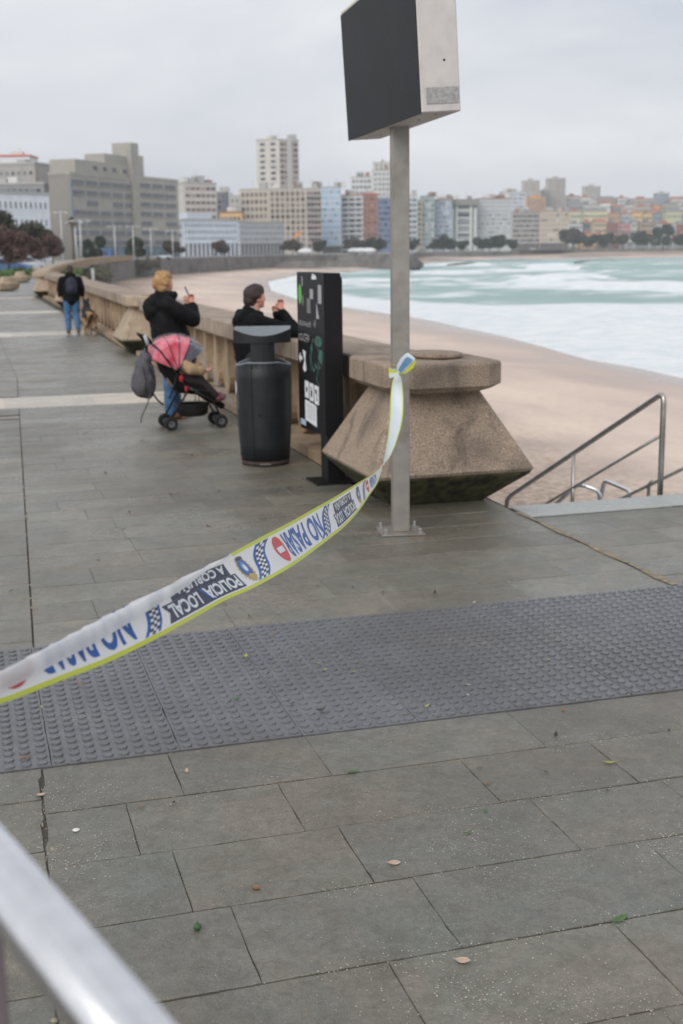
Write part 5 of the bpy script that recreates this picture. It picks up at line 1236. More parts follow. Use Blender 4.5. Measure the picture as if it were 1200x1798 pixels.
# hotel: fins between brown windows
def fin_block(label, x0, x1, ytop, d0, d1, wall, rows, cols, glass, finc, clutter=3, depth=16, base=.1):
    t, W, H, wm = building(label, x0, x1, ytop, d0, d1, depth, wall, rows, cols, W_ if False else 2.0, 1.9, glass, base=base, clutter=clutter)
    for k in range(cols+1):
        b = MB(); x = W*.03+W*.94*k/cols; b.box((x-.35, -.55, 0), (x+.35, -.001, H)); b.build('fin', finc, t)
    return t, W, H
FB = simple('pale_beige_fin', (200,192,180), .8); BG = simple('brown_grey_glass', (112,98,94), .4, .25, 1)
fin_block('beige apartment block with a grid of brown windows left of the tower base', 425, 474, 334, 655, 652, (198,190,178), 8, 6, BG, FB, 2)
fin_block('wide beige grid-front hotel below the tall tower', 474, 540, 333, 648, 650, (190,182,172), 10, 7, BG, FB, 4)
building('beige curved-balcony block at the right end of the grid-front hotel', 540, 566, 332, 650, 651, 10, (188,180,172), 10, 4, 3.0, 1.6, BG, bands=1.6, band_col=simple('dusky_balcony', (168,162,164), .7), clutter=3, base=.08)
# tower with two planes
t, W, H, wm = building('tall beige residential tower rising above the beige hotel', 455, 494, 247, 712, 708, 10, (202,196,188), 15, 2, 2.8, 1.5, G1, base=.24, clutter=2)
t, W, H, wm = building('right-hand shaded face of the tall beige tower with dark window columns', 494, 528, 246, 708, 714, 10, (186,180,172), 16, 4, 3.0, 1.9, simple('brown_dark_glass', (104,92,92), .4), base=.22, clutter=1)  # same tower, wall colour darkened to paint in this face's shade
b = MB(); b.box((W*.38, -1.2, 0), (W*.62, -.003, H+1)); b.build('blind_shaft', simple('pale_shaft', (188,184,178), .8), t)
# glass fronted row along the beach
building('pale blue glass-fronted apartment block right of the beige hotel', 566, 600, 330, 690, None, 14, (184,204,220), 10, 9, 1.9, 1.6, simple('pale_blue_glass', (158,180,198), .3), base=.1, clutter=2, gfl=4)
building('white striped balcony block between the blue glass block and the red-brown one', 600, 638, 344, 700, None, 14, (204,204,202), 10, 3, 8, 1.5, G1, bands=1.0, base=.06, clutter=3, gfl=4, roof=(176,138,112))
building('terracotta red apartment block left of the steel pole', 638, 664, 342, 700, None, 14, (150,112,100), 9, 4, 1.6, 1.0, simple('reddish_glass', (120,92,88), .5), base=.06, clutter=2, roof=(176,88,72))
building('blue grey glass block immediately left of the steel pole', 664, 692, 348, 700, None, 14, (112,130,158), 9, 5, 2.0, 1.5, G1, base=.06, clutter=1)
building('white stepped tower block behind the red-brown flats', 618, 654, 312, 900, None, 14, (204,206,206), 9, 5, 1.8, 1.6, base=.3, clutter=4)
building('tall white tower partly hidden by the steel pole', 655, 716, 300, 950, None, 14, (200,200,196), 12, 8, 1.6, 1.6, base=.25, clutter=3)
building('upper setback of the white tower hidden by the steel pole', 657, 716, 286, 965, None, 10, (196,194,188), 13, 7, 1.4, 1.4, base=.5, clutter=2)
building('white and pale blue striped block just right of the steel pole', 694, 733, 345, 760, None, 14, (198,206,214), 9, 5, 3, 1.5, G1, bands=1.0, base=.1, clutter=2)
building('narrow beige striped block second right of the steel pole', 733, 741, 352, 765, None, 14, (198,182,162), 9, 1, 1.6, 1.5, G1, base=.1, clutter=0)
building('greenish grey glazed block third right of the steel pole', 741, 763, 346, 770, None, 14, (166,176,174), 10, 4, 1.6, 1.7, simple('green_grey_glass', (134,148,150), .3), base=.1, clutter=3, roof=(128,128,128))
building('blue grey glazed gallery block left of the white framed facade', 763, 794, 352, 780, None, 14, (168,176,188), 10, 8, 1.6, 1.7, simple('blue_grey_glass', (136,146,162), .3), base=.1, clutter=5, roof=(150,120,110))
t, W, H, wm = building('grey block with a big white framed ladder facade and flat overhanging roof', 793, 838, 352, 790, None, 14, (150,150,148), 5, 1, 9, 2.2, G2, base=.08, clutter=3, roof=(132,130,124))
for q in (.04, .2, .74, .92):
    b = MB(); b.box((W*q-.6, -.9, 0), (W*q+.6, -.003, H*(.84 if q in (.04, .92) else .9))); b.build('white_frame', FRW, t)
for k in range(6):
    b = MB(); z = H*(.06+.145*k); b.box((W*.2+.605, -.8, z), (W*.74-.605, -.003, z+.9)); b.build('white_frame', FRW, t)
b = MB(); b.box((-1, -2.5, H-3), (W+1, -.92, H-.1)); b.build('overhang', simple('grey_overhang', (134,132,126)), t)
building('wide pale grey apartment block with fine horizontal lines right of the framed facade', 838, 897, 350, 800, None, 14, (186,186,186), 11, 12, 2.6, 1.1, simple('light_grey_glass', (160,162,168), .4), base=.08, clutter=6, roof=(150,116,104))
building('pale bluish block behind the fine-lined grey apartments', 880, 922, 338, 1000, None, 14, (192,198,206), 9, 8, 2, 1.3, simple('light_grey_glass', (160,162,168)), base=.4, clutter=3)
t, W, H, wm = building('ornate grey beige seafront block with attic storey, left half', 899, 948, 374, 930, None, 16, (170,166,158), 6, 10, 1.8, 2.1, G1, base=.2, clutter=4, roof=(128,124,124), gfl=5)
t, W, H, wm = building('ornate warm beige seafront block with bay windows, right half', 948, 998, 372, 930, None, 16, (190,178,162), 6, 9, 2.2, 2.1, simple('beige_glass', (164,158,150), .4), base=.2, clutter=4, roof=(158,132,116), gfl=5)
# hill with its rows of houses
hill_px = [(870,438),(900,410),(925,392),(960,382),(1000,372),(1060,366),(1110,362),(1160,356),(1210,352),(1300,350),(1420,352)]
hb = MB(); nx, ny = 60, 26; vv = []
def hill_y(x):
    for (a, ya), (c, yc) in zip(hill_px, hill_px[1:]):
        if a <= x <= c: return ya+(yc-ya)*(x-a)/(c-a)
    return 438
def hill_pt(x, f):   # f 0 foot .. 1 crest
    d_ = 985 + 620*f; yy = 438 + (hill_y(x)+4-438)*(f**.8); p = at(x, yy, d_); return (p.x, p.y, max(-.5, p.z - 1.5))
for j in range(ny+1):
    for i in range(nx+1):
        x = 870+550*i/nx; p = hill_pt(x, j/ny); vv.append((p[0], p[1], p[2] + 1.2*noise.noise((p[0]*.02, p[1]*.02, 0))))
hb.add(vv, [(j*(nx+1)+i, j*(nx+1)+i+1, (j+1)*(nx+1)+i+1, (j+1)*(nx+1)+i) for j in range(ny) for i in range(nx)], 0, True)
struct('town_hill', hb, mat('hillside_scrub', S(104,108,92), .95, var=.3, scale=.02, stain=S(74,82,66), sscale=.04, samt=.8))
def tower(label, x0, x1, ytop, ybot, d_, wall, rows, cols, glass=None, depth=16, name='tower_block', roof=None, cat='tower block', grp=None, pitched=None, ww=1.6):
    z0 = hz(ybot, x0, d_); loc, rz, W = place(x0, x1, d_, d_); H = hz(ytop, x0, d_) - z0
    t = thing(name, label, cat, (loc[0], loc[1], z0), rz, grp); wm = simple('wall_%d_%d_%d' % wall, wall, .85, .06, .35)
    b = MB(); b.box((0, 0, -6), (W, depth, H)); b.build('wall', wm, t)
    facade_windows(t, W*.94, .6, H-.5, rows, cols, min(ww, W/cols*.62), min(1.7, H/rows*.6), glass or G1, wm, W*.03, 0, None, [100])
    if pitched:
        b = MB(); b.add([(-.5, -.5, H), (W+.5, -.5, H), (W+.5, depth+.5, H), (-.5, depth+.5, H), (W*.1, depth/2, H+pitched), (W*.9, depth/2, H+pitched)], [(0,1,5,4), (1,2,5), (2,3,4,5), (3,0,4), (0,3,2,1)]); b.build('roof', roof or simple('tiled_roof', (168,112,92), .8), t)
    else:
        b = MB(); b.box((-.3, -.3, H), (W+.3, depth+.3, H+.8)); b.box((W*.3, 3, H+.8), (W*.6, 8, H+3)); b.build('roof', roof or simple('flat_roof_trim', (176,174,170), .8), t)
    return t
tower('beige high-rise on the hill, left one of the pair', 918, 946, 318, 372, 1350, (190,184,174), 11, 5)
tower('grey beige high-rise on the hill, right one of the pair', 960, 991, 314, 372, 1400, (184,176,168), 12, 6)
tower('low grey block tucked between the two high-rises', 950, 962, 334, 372, 1380, (150,148,148), 7, 2)
tower('orange topped apartment block below the left high-rise', 924, 956, 348, 380, 1200, (198,160,128), 6, 6, roof=simple('orange_roof', (206,150,104)))
tower('pale tower standing alone on the crest right of the high-rises', 1024, 1052, 328, 352, 1500, (186,182,176), 6, 5)
tower('small pale blue tower on the crest near the right edge', 1150, 1172, 340, 372, 1450, (156,166,176), 6, 4)
rows_h = [('front row above the beach road', 412, 436, 1010, [(1004,1018,(196,198,198)),(1019,1046,(214,168,116)),(1047,1062,(132,126,118)),(1064,1078,(120,104,96)),(1080,1102,(176,122,116)),(1103,1118,(196,190,180)),(1120,1152,(204,208,210)),(1152,1178,(214,216,220)),(1179,1196,(186,96,88)),(1197,1222,(190,104,96))]),
          ('second row up', 392, 418, 1110, [(998,1022,(206,210,214)),(1023,1040,(112,118,126)),(1042,1064,(196,176,150)),(1065,1084,(150,96,88)),(1085,1106,(196,140,140)),(1108,1122,(198,198,190)),(1124,1148,(166,150,130)),(1150,1186,(186,190,194)),(1188,1214,(160,86,78))]),
          ('third row up', 374, 402, 1210, [(1000,1020,(192,190,166)),(1021,1066,(202,196,166)),(1068,1088,(186,150,124)),(1090,1108,(170,174,178)),(1109,1126,(222,188,128)),(1127,1144,(206,186,140)),(1146,1166,(140,150,160)),(1168,1196,(190,188,160)),(1198,1222,(176,166,158))]),
          ('fourth row up', 360, 384, 1320, [(998,1022,(150,150,156)),(1004,1052,(190,188,186)),(1054,1070,(214,212,208)),(1072,1092,(150,148,150)),(1094,1112,(196,188,182)),(1112,1142,(176,174,160)),(1144,1158,(216,150,108)),(1160,1188,(160,160,150)),(1190,1216,(206,200,194))]),
          ('crest row against the sky', 346, 368, 1430, [(992,1016,(190,186,180)),(1018,1036,(206,204,200)),(1050,1078,(180,150,138)),(1082,1100,(196,196,196)),(1104,1146,(176,168,160)),(1176,1200,(204,196,194)),(1202,1226,(190,180,176))])]
cname = lambda c: ('brick red' if c[0] > c[1]*1.5 else 'orange' if c[0] > c[2]*1.5 else 'pink' if c[0] > c[1]*1.25 and c[0]-c[2] > 30 else 'tan' if c[0]-c[2] > 38 else 'cream' if c[0]-c[2] > 20 else 'pale blue grey' if c[2] > c[0]+6 else 'white' if c[0] > 200 else 'light grey' if c[0] > 165 else 'dark grey')
ords = ['first', 'second', 'third', 'fourth', 'fifth', 'sixth', 'seventh', 'eighth', 'ninth', 'tenth']
for ri, (rn, yt, yb, d_, L_) in enumerate(rows_h):
    for i, (x0, x1, c) in enumerate(L_):
        dy = ru(-4, 4); pit = (i+ri) % 3 == 0
        tower(f'{cname(c)} hillside house, {ords[i]} from the left in the {rn}', x0, x1, yt+dy, yb+3, d_+ru(-20, 20), c, 3 if ri < 2 else 2, max(2, int((x1-x0)/5)), depth=14, name='hillside_house', cat='house', grp='houses on the hillside', pitched=ru(2, 4) if pit else None, roof=simple('tiled_roof', (168,112,92)) if rnd() < .5 else simple('grey_roof', (128,126,126)), ww=1.8)
t = thing('beach_pavilion', 'long low white pavilion by the beach road at the far right', 'pavilion', (*axy(1092, 965), 0), place(1092, 1215, 965, 965)[1]); W = place(1092, 1215, 965, 965)[2]
b = MB(); b.box((0, 0, -2), (W, 9, 4.5)); b.build('wall', simple('pavilion_glass', (134,140,146), .4, .25, .2), t)
b = MB(); b.box((-1, -2, 4.52), (W+1, 10, 5.4)); b.build('roof', FRW, t)
for k in range(9): b = MB(); x = W*(k+.5)/9; b.box((x-.3, -1.6, -2), (x+.3, -1.2, 4.5)); b.build('post', FRW, t)

# ------------------------------------------------------------------ trees, bushes
def crown(n, rx, rz_, leaf, lobes=7, seed=1, flat=.0):
    R = random.Random(seed); mb = MB(); L_ = [(R.uniform(-.72, .72)*rx, R.uniform(-.72, .72)*rx, R.uniform(-.45, .55)*rz_, R.uniform(.28, .58)) for _ in range(lobes)]
    v = []; f = []
    for k in range(n):
        lx, ly, lz, lr = R.choice(L_); th = R.uniform(0, 2*pi); ph = math.acos(R.uniform(-1, 1)); r = R.uniform(.72, 1.03)*lr
        c = Vector((lx+r*rx*sin(ph)*cos(th), ly+r*rx*sin(ph)*sin(th), lz+r*rz_*cos(ph)))
        if R.random() < flat and c.z < -.3*rz_: continue
        u = Vector((R.uniform(-1, 1), R.uniform(-1, 1), R.uniform(-.6, .6))).normalized(); w_ = u.cross(Vector((R.uniform(-1, 1), R.uniform(-1, 1), R.uniform(-1, 1)))).normalized()
        s = leaf*R.uniform(.5, 1.2); b_ = len(v); v += [c+u*s, c+w_*s*.6, c-u*s, c-w_*s*.6]; f.append((b_, b_+1, b_+2, b_+3))
    mb.add(v, f); return mb
def leafm(nm, c, c2): return mat(nm, S(*c), .9, var=.25, scale=.9, col2=S(*c2), spec=.2)
LG = leafm('dark_evergreen_leaves', (54,66,60), (78,90,74)); LB = leafm('reddish_brown_bare_twigs', (98,82,80), (122,98,92)); LM = leafm('mid_green_leaves', (70,92,58), (98,118,76)); LGB = leafm('dusky_green_leaves', (66,72,64), (96,94,82)); TK = mat('bark', S(88,76,66), .9, var=.25, scale=3)
_vm = []
def mk_tree(nm, leafmat, h, rx, rz_, n, leaf, seed, label, grp, trunk=.3, cat='tree'):
    t = thing(nm, label, cat, (0, 0, 0), 0, grp); mb = crown(n, rx, rz_, leaf, 8, seed); zc = h - rz_*.95
    for p in mb.v: p.z += zc
    mb.build('crown', leafmat, t, rec=False)
    b = MB(); b.tube([(0, 0, -.5), (.05, .03, zc*.5), (0, .1, zc)], [trunk*.5, trunk*.38, trunk*.3], 8)
    for k in range(5): a = k*1.26+seed; b.tube([(0, .05, zc*.62), (rx*.3*cos(a), rx*.3*sin(a), zc*.95), (rx*.5*cos(a), rx*.5*sin(a), zc+rz_*.4)], [trunk*.24, trunk*.15, trunk*.06], 6)
    b.build('trunk', TK, t); return t
def plant(src, x, dep, zbase=0., s=1., label=None, first=[set()]):
    loc = (*axy(x, dep), zbase)
    if src.name not in first[0]:
        first[0].add(src.name); src.location = loc; src.rotation_euler = (0, 0, ru(0, 6)); src.scale = (s, s, s); src['label'] = label or src['label']; return src
    return copy_thing(src, loc, ru(0, 6), s, label)
TR = 'trees in the row along the left side of the promenade'
tg = mk_tree('evergreen_tree', LGB, 7.2, 3.6, 2.6, 5200, .26, 3, 'x', TR); tb = mk_tree('bare_tree', LB, 6.0, 3.3, 2.3, 5200, .22, 5, 'x', TR)
row_t = [(tb, -55, 100, 1.05, 'bare reddish-brown tree nearest the left edge, in front of the green ones'), (tg, -12, 118, 1.18, 'tallest green tree at the left edge under the white facade'), (tb, 14, 112, 1.0, 'bare reddish-brown tree in front of the tallest green tree'),
         (tg, 30, 150, 1.2, 'green tree second from the left edge'), (tb, 44, 140, .92, 'small bare brown tree between the second and third green trees'), (tg, 55, 178, 1.15, 'green tree third from the left edge, behind the brown ones'), (tb, 72, 175, 1.12, 'bare brown tree left of the tall lamp posts'), (tg, 78, 205, 1.15, 'green tree just behind the brown one by the lamp posts'), (tb, 92, 190, 1.05, 'last bare brown tree of the row, nearest the palm')]
for s_, x, d_, k, lb in row_t: plant(s_, x, d_, 0, k*.68, lb)
BS = 'round dark bushes along the far road'
bs = mk_tree('round_bush', LG, 4.9, 3.0, 2.3, 3600, .28, 9, 'x', BS, cat='bush')
bs2 = mk_tree('round_bush', LG, 5.3, 2.6, 2.6, 3200, .30, 21, 'x', BS, cat='bush'); bs3 = mk_tree('round_bush', LGB, 4.5, 3.3, 2.1, 3600, .27, 33, 'x', BS, cat='bush'); bs4 = mk_tree('round_bush', LG, 5.0, 2.9, 2.5, 3000, .26, 47, 'x', BS, cat='bush')
for x, d_, k, lb in [(165,300,1.15,'round dark clipped tree left of the others in front of the grey office block'), (241,330,1.15,'round dark clipped tree in front of the middle of the grey office block'), (298,345,1.2,'round dark clipped tree at the right end of the grey office block'),
                     (392,480,1.05,'small dark tree beside the brown one before the arcade'), (514,520,1.35,'dark bushy tree left of the flagpoles'), (524,530,1.2,'dark bushy tree right behind the flagpoles'), (560,540,1.3,'dark tree right of the flagpoles'),
                     (622,640,1.7,'dark tree in front of the striped balcony block'), (640,640,1.5,'dark tree under the terracotta block'), (664,640,1.75,'dark tree close to the left of the steel pole'), (724,690,1.5,'dark green bush just right of the steel pole'), (762,700,1.1,'small dark tree under the greenish glazed block'),
                     (779,700,1.9,'dark tree left of the white framed facade'), (792,700,1.6,'dark tree at the foot of the white framed facade'), (812,705,1.4,'dark tree before the right side of the framed facade'), (848,705,1.7,'dark tree left one before the fine-lined grey block'), (860,705,1.7,'dark tree middle one before the fine-lined grey block'), (876,705,2.0,'dark tree right one before the fine-lined grey block'),
                     (900,760,1.5,'dark tree at the corner of the ornate block'), (1006,880,3.2,'large dark tree right of the ornate beige block'), (1018,890,2.6,'dark tree below the orange house'), (1032,860,2.2,'dark tree in front of the orange house'), (1060,880,2.4,'dark tree right of the orange house'), (1094,880,2.2,'dark tree left of the pavilion'),
                     (1128,920,2.8,'dark tree behind the left part of the pavilion'), (1165,920,3.1,'large dark tree behind the middle of the pavilion'), (1196,920,2.4,'dark tree behind the pavilion at the right edge')]:
    vi = int(x) % 4; plant([bs, bs2, bs3, bs4][vi], x, d_, 0, k*(.9 if x < 310 else 1), lb)
br = mk_tree('bare_tree', LB, 5.2, 2.9, 2.2, 2200, .26, 15, 'small bare brown tree in front of the arcaded building', None); br.location = (*axy(377, 470), 0); br.scale = (1.15,)*3
for x, d_, f_, k, lb in [(1010,1500,0,2.4,'dark tree on the crest between the right high-rise and the lone tower'), (1062,1500,0,2.2,'dark tree on the crest right of the lone tower'), (1080,1350,0,2.6,'dark tree on the hillside below the crest houses'), (1118,1500,0,2.6,'dark tree on the crest left of the pale blue tower'), (1138,1500,0,2.6,'dark tree on the crest beside the pale blue tower'), (1160,1480,0,3.6,'tallest dark tree on the crest behind the pale blue tower'), (1182,1500,0,2.6,'dark tree on the crest close to the right edge'), (1196,1480,0,2.6,'dark tree on the crest at the right edge'), (1172,1380,0,2.5,'dark tree on the hillside right of the pale blue tower'), (1100,1150,0,2.3,'dark tree between the pink and the cream hillside houses'), (1040,1250,0,2.2,'dark tree above the tan house on the hillside')]:
    fr_ = max(0, min(1, (d_-985)/620)); p = hill_pt(x, fr_); c = copy_thing(bs, (p[0], p[1], p[2]+1.0), ru(0, 6), k, lb); c['group'] = 'trees on the hillside'
# palm
t = thing('palm_tree', 'thin-trunked palm with a brownish ball crown before the grey office block', 'palm', (*axy(129, 225), 0))
b = MB(); b.tube([(0, 0, -.3), (.1, 0, 3.5), (-.05, 0, 7.2)], [.26, .18, .16], 8); b.build('trunk', TK, t)
b = MB(); R_r = random.Random(4)
for k in range(150):
    th = R_r.uniform(0, 2*pi); el_ = R_r.uniform(-.9, 1.3); Ln = R_r.uniform(.7, 1.25); dv = Vector((cos(th)*cos(el_), sin(th)*cos(el_), sin(el_))); s = Vector((-sin(th), cos(th), 0))
    p = Vector((-.05, 0, 7.5)); P_ = []
    for q in range(4): u = q/3; P_.append(p + dv*Ln*u + Vector((0, 0, -.5*u*u*Ln)))
    for q in range(3):
        wq = [.02, .14, .11, .02]; b.add([P_[q]-s*wq[q], P_[q]+s*wq[q], P_[q+1]+s*wq[q+1], P_[q+1]-s*wq[q+1]], [(0, 1, 2, 3)])
b.build('crown', leafm('dry_palm_fronds', (104,98,84), (130,118,98)), t, rec=False)
# hedge and planting behind the far parapet
def mass(name, label, pts, h, w_, n, leaf, m_, cat='hedge', z=0.):
    t = thing(name, label, cat, (*pts[0], 0)); b = MB(); v = []; f = []
    for k in range(n):
        i = random.randrange(len(pts)-1); u = rnd(); x = pts[i][0]+(pts[i+1][0]-pts[i][0])*u; y = pts[i][1]+(pts[i+1][1]-pts[i][1])*u
        c = Vector((x+ru(-w_, w_), y+ru(-w_, w_), z+h*sqrt(rnd())*ru(.8, 1.1))); a = Vector((ru(-1, 1), ru(-1, 1), ru(-.6, .6))).normalized(); c2 = a.orthogonal().normalized(); s = leaf*ru(.5, 1.2)
        q = len(v); v += [c+a*s, c+c2*s*.6, c-a*s, c-c2*s*.6]; f.append((q, q+1, q+2, q+3))
    b.add(v, f); b.build('foliage', m_, t, world=True, rec=False)
    b = MB()
    for i in range(len(pts)):
        b.tube([(pts[i][0], pts[i][1], z-.3), (pts[i][0]+.1, pts[i][1], z+h*.6)], .05, 5)
    b.build('stem', TK, t, world=True)
mass('hedge', 'low green hedge at the left edge below the brown trees', [axy(-30, 84), axy(8, 90), axy(40, 100)], .75, .9, 1500, .14, LM)
mass('hedge', 'green strip of planting inside the bend of the parapet', [axy(98, 92), axy(112, 105), axy(122, 118)], .75, 1.2, 1300, .14, LM, z=-.2)
mass('shrub_bank', 'dark shrubs covering the bank at the start of the sea wall', [axy(138, 150), axy(150, 165), axy(160, 185), axy(172, 210)], 3.4, 2.2, 3000, .3, leafm('scrub_leaves', (78,82,70), (104,104,88)), 'shrubs', z=-3.6)
mass('shrub_bank', 'shrubs hanging on the sea wall left of the arcaded building', [axy(252, 325), axy(262, 330), axy(272, 336)], 2.6, 1.8, 900, .35, leafm('scrub_leaves_b', (84,84,76), (102,100,88)), 'shrubs', z=-2.8)

# ------------------------------------------------------------------ lamp posts, flagpoles, benches, cars
LP = 'tall white lamp posts along the seafront road'
def lamp(label, h, arm=1.6, r=.16):
    t = thing('lamp_post', label, 'lamp post', (0, 0, 0), 0, LP); wm = simple('white_post_paint', (206,208,210), .5)
    b = MB(); b.tube([(0, 0, -.2), (0, 0, h)], [r, r*.6], 10); b.build('pole', wm, t)
    b = MB(); b.tube([(-arm, 0, h-.3), (arm, 0, h-.3)], r*.5, 8); b.build('arm', wm, t)
    for q in (-1, 1): b = MB(); b.box((q*arm-.45, -.18, h-.55), (q*arm+.45, .18, h-.36), bev=.05); b.build('lamp_head', wm, t)
    return t
l0 = lamp('leftmost tall white lamp post with a cross arm beside the brown trees', 12.4)
l0.location = (*axy(110, 330), 0); l0.rotation_euler = (0, 0, .3)
for x, d_, yt, lb in [(143,215,385,'thick white lamp post right of the palm'), (134,240,388,'white lamp post close behind the palm trunk'), (172,400,392,'white lamp post between the palm and the first round tree'), (203,300,396,'white lamp post in front of the left half of the office block'), (235,300,396,'white lamp post beside the middle round tree'), (266,320,400,'white lamp post right of the stair tower'), (304,340,404,'white lamp post at the right end of the office block'), (329,400,402,'white lamp post before the arcade end wall')]:
    h_ = hz(yt, x, d_); copy_thing(l0, (*axy(x, d_), 0), ru(-.3, .3), (.9, .9, h_/12.4), lb)
FG = 'flagpoles on the sea terrace'
def flagpole(label, x, flag):
    t = thing('flagpole', label, 'flagpole', (*axy(x, 508), 0), 0, FG); b = MB(); b.tube([(0, 0, -.2), (0, 0, 9.6)], [.12, .06], 8); b.build('pole', simple('white_post_paint', (206,208,210)), t)
    if flag:
        for k, (c, a, z_) in enumerate((((196,60,58), 0, .45), ((226,180,80), .45, .9), ((196,60,58), 1.35, .45))):
            b = MB(); R = []
            for i in range(9): x_ = -.08-2.2*i/8; R.append([(x_, .22*sin(i*1.1), 9.3-a-.1*i), (x_, .22*sin(i*1.1)+.02, 9.3-a-z_-.1*i)])
            v_ = [p for r in R for p in r]; b.add(v_, [(2*i, 2*i+1, 2*i+3, 2*i+2) for i in range(8)]); b.build('flag', simple('flag_%d' % k, c, .7), t, rec=False)
    b = MB(); b.ball((0, 0, 9.68), .12, 8, 6); b.build('finial', M['steel'], t)
flagpole('flagpole flying a red, yellow and red flag', 530, True); flagpole('bare flagpole immediately right of the one with the flag', 534.5, False); flagpole('bare flagpole farthest right of the three flagpoles', 541, False)
# stone seats along the left side of the promenade
SG = 'pale stone block seats down the left of the promenade'
t = thing('stone_seat', 'nearest pale stone block seat, at the left edge', 'stone seat', (*axy(7, 66), 0), .4, SG)
b = MB(); b.rings([[(q[0], q[1], z) for q in octa(0, 0, hx, hx*.8, .15)] for hx, z in ((.35, 0), (.55, .1), (.62, .38), (.55, .44))]); b.build('seat', M['concrete_far'], t)
b = MB(); b.rings([[(q[0], q[1], z) for q in octa(.02, .02, hx, hx*.7, .1)] for hx, z in ((.38, .4405), (.30, .68), (.22, .72))]); b.build('backrest', M['concrete_far'], t)
for x, d_, lb in ((33, 84, 'second pale stone block seat from the left edge'), (60, 104, 'third pale stone block seat from the left edge'), (90, 128, 'farthest pale stone block seat, near the parapet bend')):
    copy_thing(t, (*axy(x, d_), 0), ru(0, 1), None, lb)
CG = 'cars parked on the far road'
def car(label, body, x, d_, rz_=None, s=1.):
    t = thing('parked_car', label, 'car', (*axy(x, d_), 0), rz_ if rz_ is not None else -YAW+ru(-.2, .2), CG); bm_ = simple('car_%d_%d_%d' % body, body, .3)
    b = MB(); P = [(-2.1, .35), (-2.1, .85), (-1.5, .95), (1.2, .95), (2.0, .8), (2.1, .4)]
    b.add([(x_, y_, z_) for y_ in (-.85, .85) for x_, z_ in P], [(0,1,2,3,4,5), (11,10,9,8,7,6)] + [(i, (i+1) % 6, 6+(i+1) % 6, 6+i) for i in range(6)]); b.build('body', bm_, t)
    b = MB(); P = [(-1.5, .952), (-1.1, 1.42), (.3, 1.45), (1.0, .952)]; b.add([(x_, y_, z_) for y_ in (-.72, .72) for x_, z_ in P], [(0,1,2,3), (7,6,5,4)] + [(i, (i+1) % 4, 4+(i+1) % 4, 4+i) for i in range(4)]); b.build('cabin', G2, t)
    for x_ in (-1.3, 1.3):
        for y_ in (-.8, .8): b = MB(); b.lathe([(0, -.1), (.32, -.1), (.32, .1), (0, .1)], (0, 0, 0), 14, M=Matrix.Translation((x_, y_, .32)) @ Matrix.Rotation(pi/2, 4, 'X')); b.build('wheel', M['black'], t)
    return t
car('white car parked right of the round tree at the end of the office block', (206,212,218), 288, 338)
car('blue car parked under the trees at the left, half hidden by the hedge', (90,130,180), 16, 122); car('white car parked under the left trees beside the blue one', (214,216,218), 30, 130); car('pale grey car parked farthest along under the left trees', (180,184,190), 48, 150)
car('silver car on the road right of the office block lamp posts', (170,174,180), 268, 335); car('white car on the road before the ornate seafront block', (206,208,210), 935, 905); car('grey car at the road just right of the steel pole', (150,154,160), 742, 730)
t = thing('kiosk', 'small blue kiosk in front of the office block between two lamp posts', 'kiosk', (*axy(183, 325), 0), -YAW)
b = MB(); b.box((-1.8, -1.2, 0), (1.8, 1.2, 2.5), bev=.1); b.build('wall', simple('kiosk_blue', (66,120,176), .5), t); b = MB(); b.box((-2.1, -1.5, 2.503), (2.1, 1.5, 2.7)); b.build('roof', simple('kiosk_roof', (90,130,170)), t); b = MB(); b.box((-1.2, -1.26, 1.1), (1.2, -1.203, 2.1)); b.build('hatch', G2, t)
BG_ = 'white covered boats stored on the terrace'
def boat(label, x, d_):
    t = thing('covered_boat', label, 'boat', (*axy(x, d_), 0), ru(-.5, .5), BG_); b = MB()
    b.rings([[(x_*k, y_*k, z_) for x_, y_ in [(2.6*cos(a), 1.0*sin(a)) for a in [2*pi*i/16 for i in range(16)]]] for k, z_ in ((.55, .25), (.9, .8), (1, 1.1), (.8, 1.6), (.3, 2.0))], sm=True); b.build('hull', simple('boat_white', (224,226,228), .5), t)
    b = MB(); b.box((-1.2, -.6, 0), (-1.0, .6, .35)); b.box((1.0, -.6, 0), (1.2, .6, .35)); b.build('cradle', M['black'], t); t.scale = (1.2, 1.2, 1.2)
for x, d_, lb in ((536, 504, 'covered white boat at the foot of the flagpoles'), (621, 528, 'leftmost covered white boat near the end of the terrace'), (634, 526, 'middle covered white boat near the end of the terrace'), (648, 524, 'covered white boat closest to the steel pole')): boat(lb, x, d_)
# rocks at the tip of the terrace and reef in the water
def rock(label, p, r, grp='dark rocks at the water'):
    b = MB(); b.ball((0, 0, 0), (1, 1, 1), 18, 12)
    for v_ in b.v:
        k = 1+.35*noise.noise(v_*1.7+Vector(p)*.1); v_.x *= k*r[0]; v_.y *= k*r[1]; v_.z *= k*r[2]
    o = b.build('rock', M['rock'], None); o.location = p; tag(o, label, 'rock', grp); return o
M['rock'] = mat('dark_wet_rock', S(84,80,76), .6, var=.3, scale=.6, bump=.5, bscale=2)
rock('dark rock slope at the tip of the stone terrace, right of the pole', (*axy(716, 480), -4.6), (5.5, 4, 3.6)); p = gz(820, 466, SEA); rock('low dark reef awash right of the pole', (p.x, p.y, SEA), (9, 3, 1.3)); p = gz(1052, 462, SEA); rock('low dark reef awash in the middle of the bay', (p.x, p.y, SEA), (13, 4, 1.4))
t = thing('marker_post', 'white marker post standing in the shrubs before the sea wall', 'post', (*axy(161, 148), -3.4)); b = MB(); b.tube([(0, 0, 0), (0, 0, 3.3)], .17, 8); b.build('post', simple('white_post_paint', (206,208,210)), t); b = MB(); b.ball((0, 0, 3.35), .18, 8, 6); b.build('cap', FRW, t)
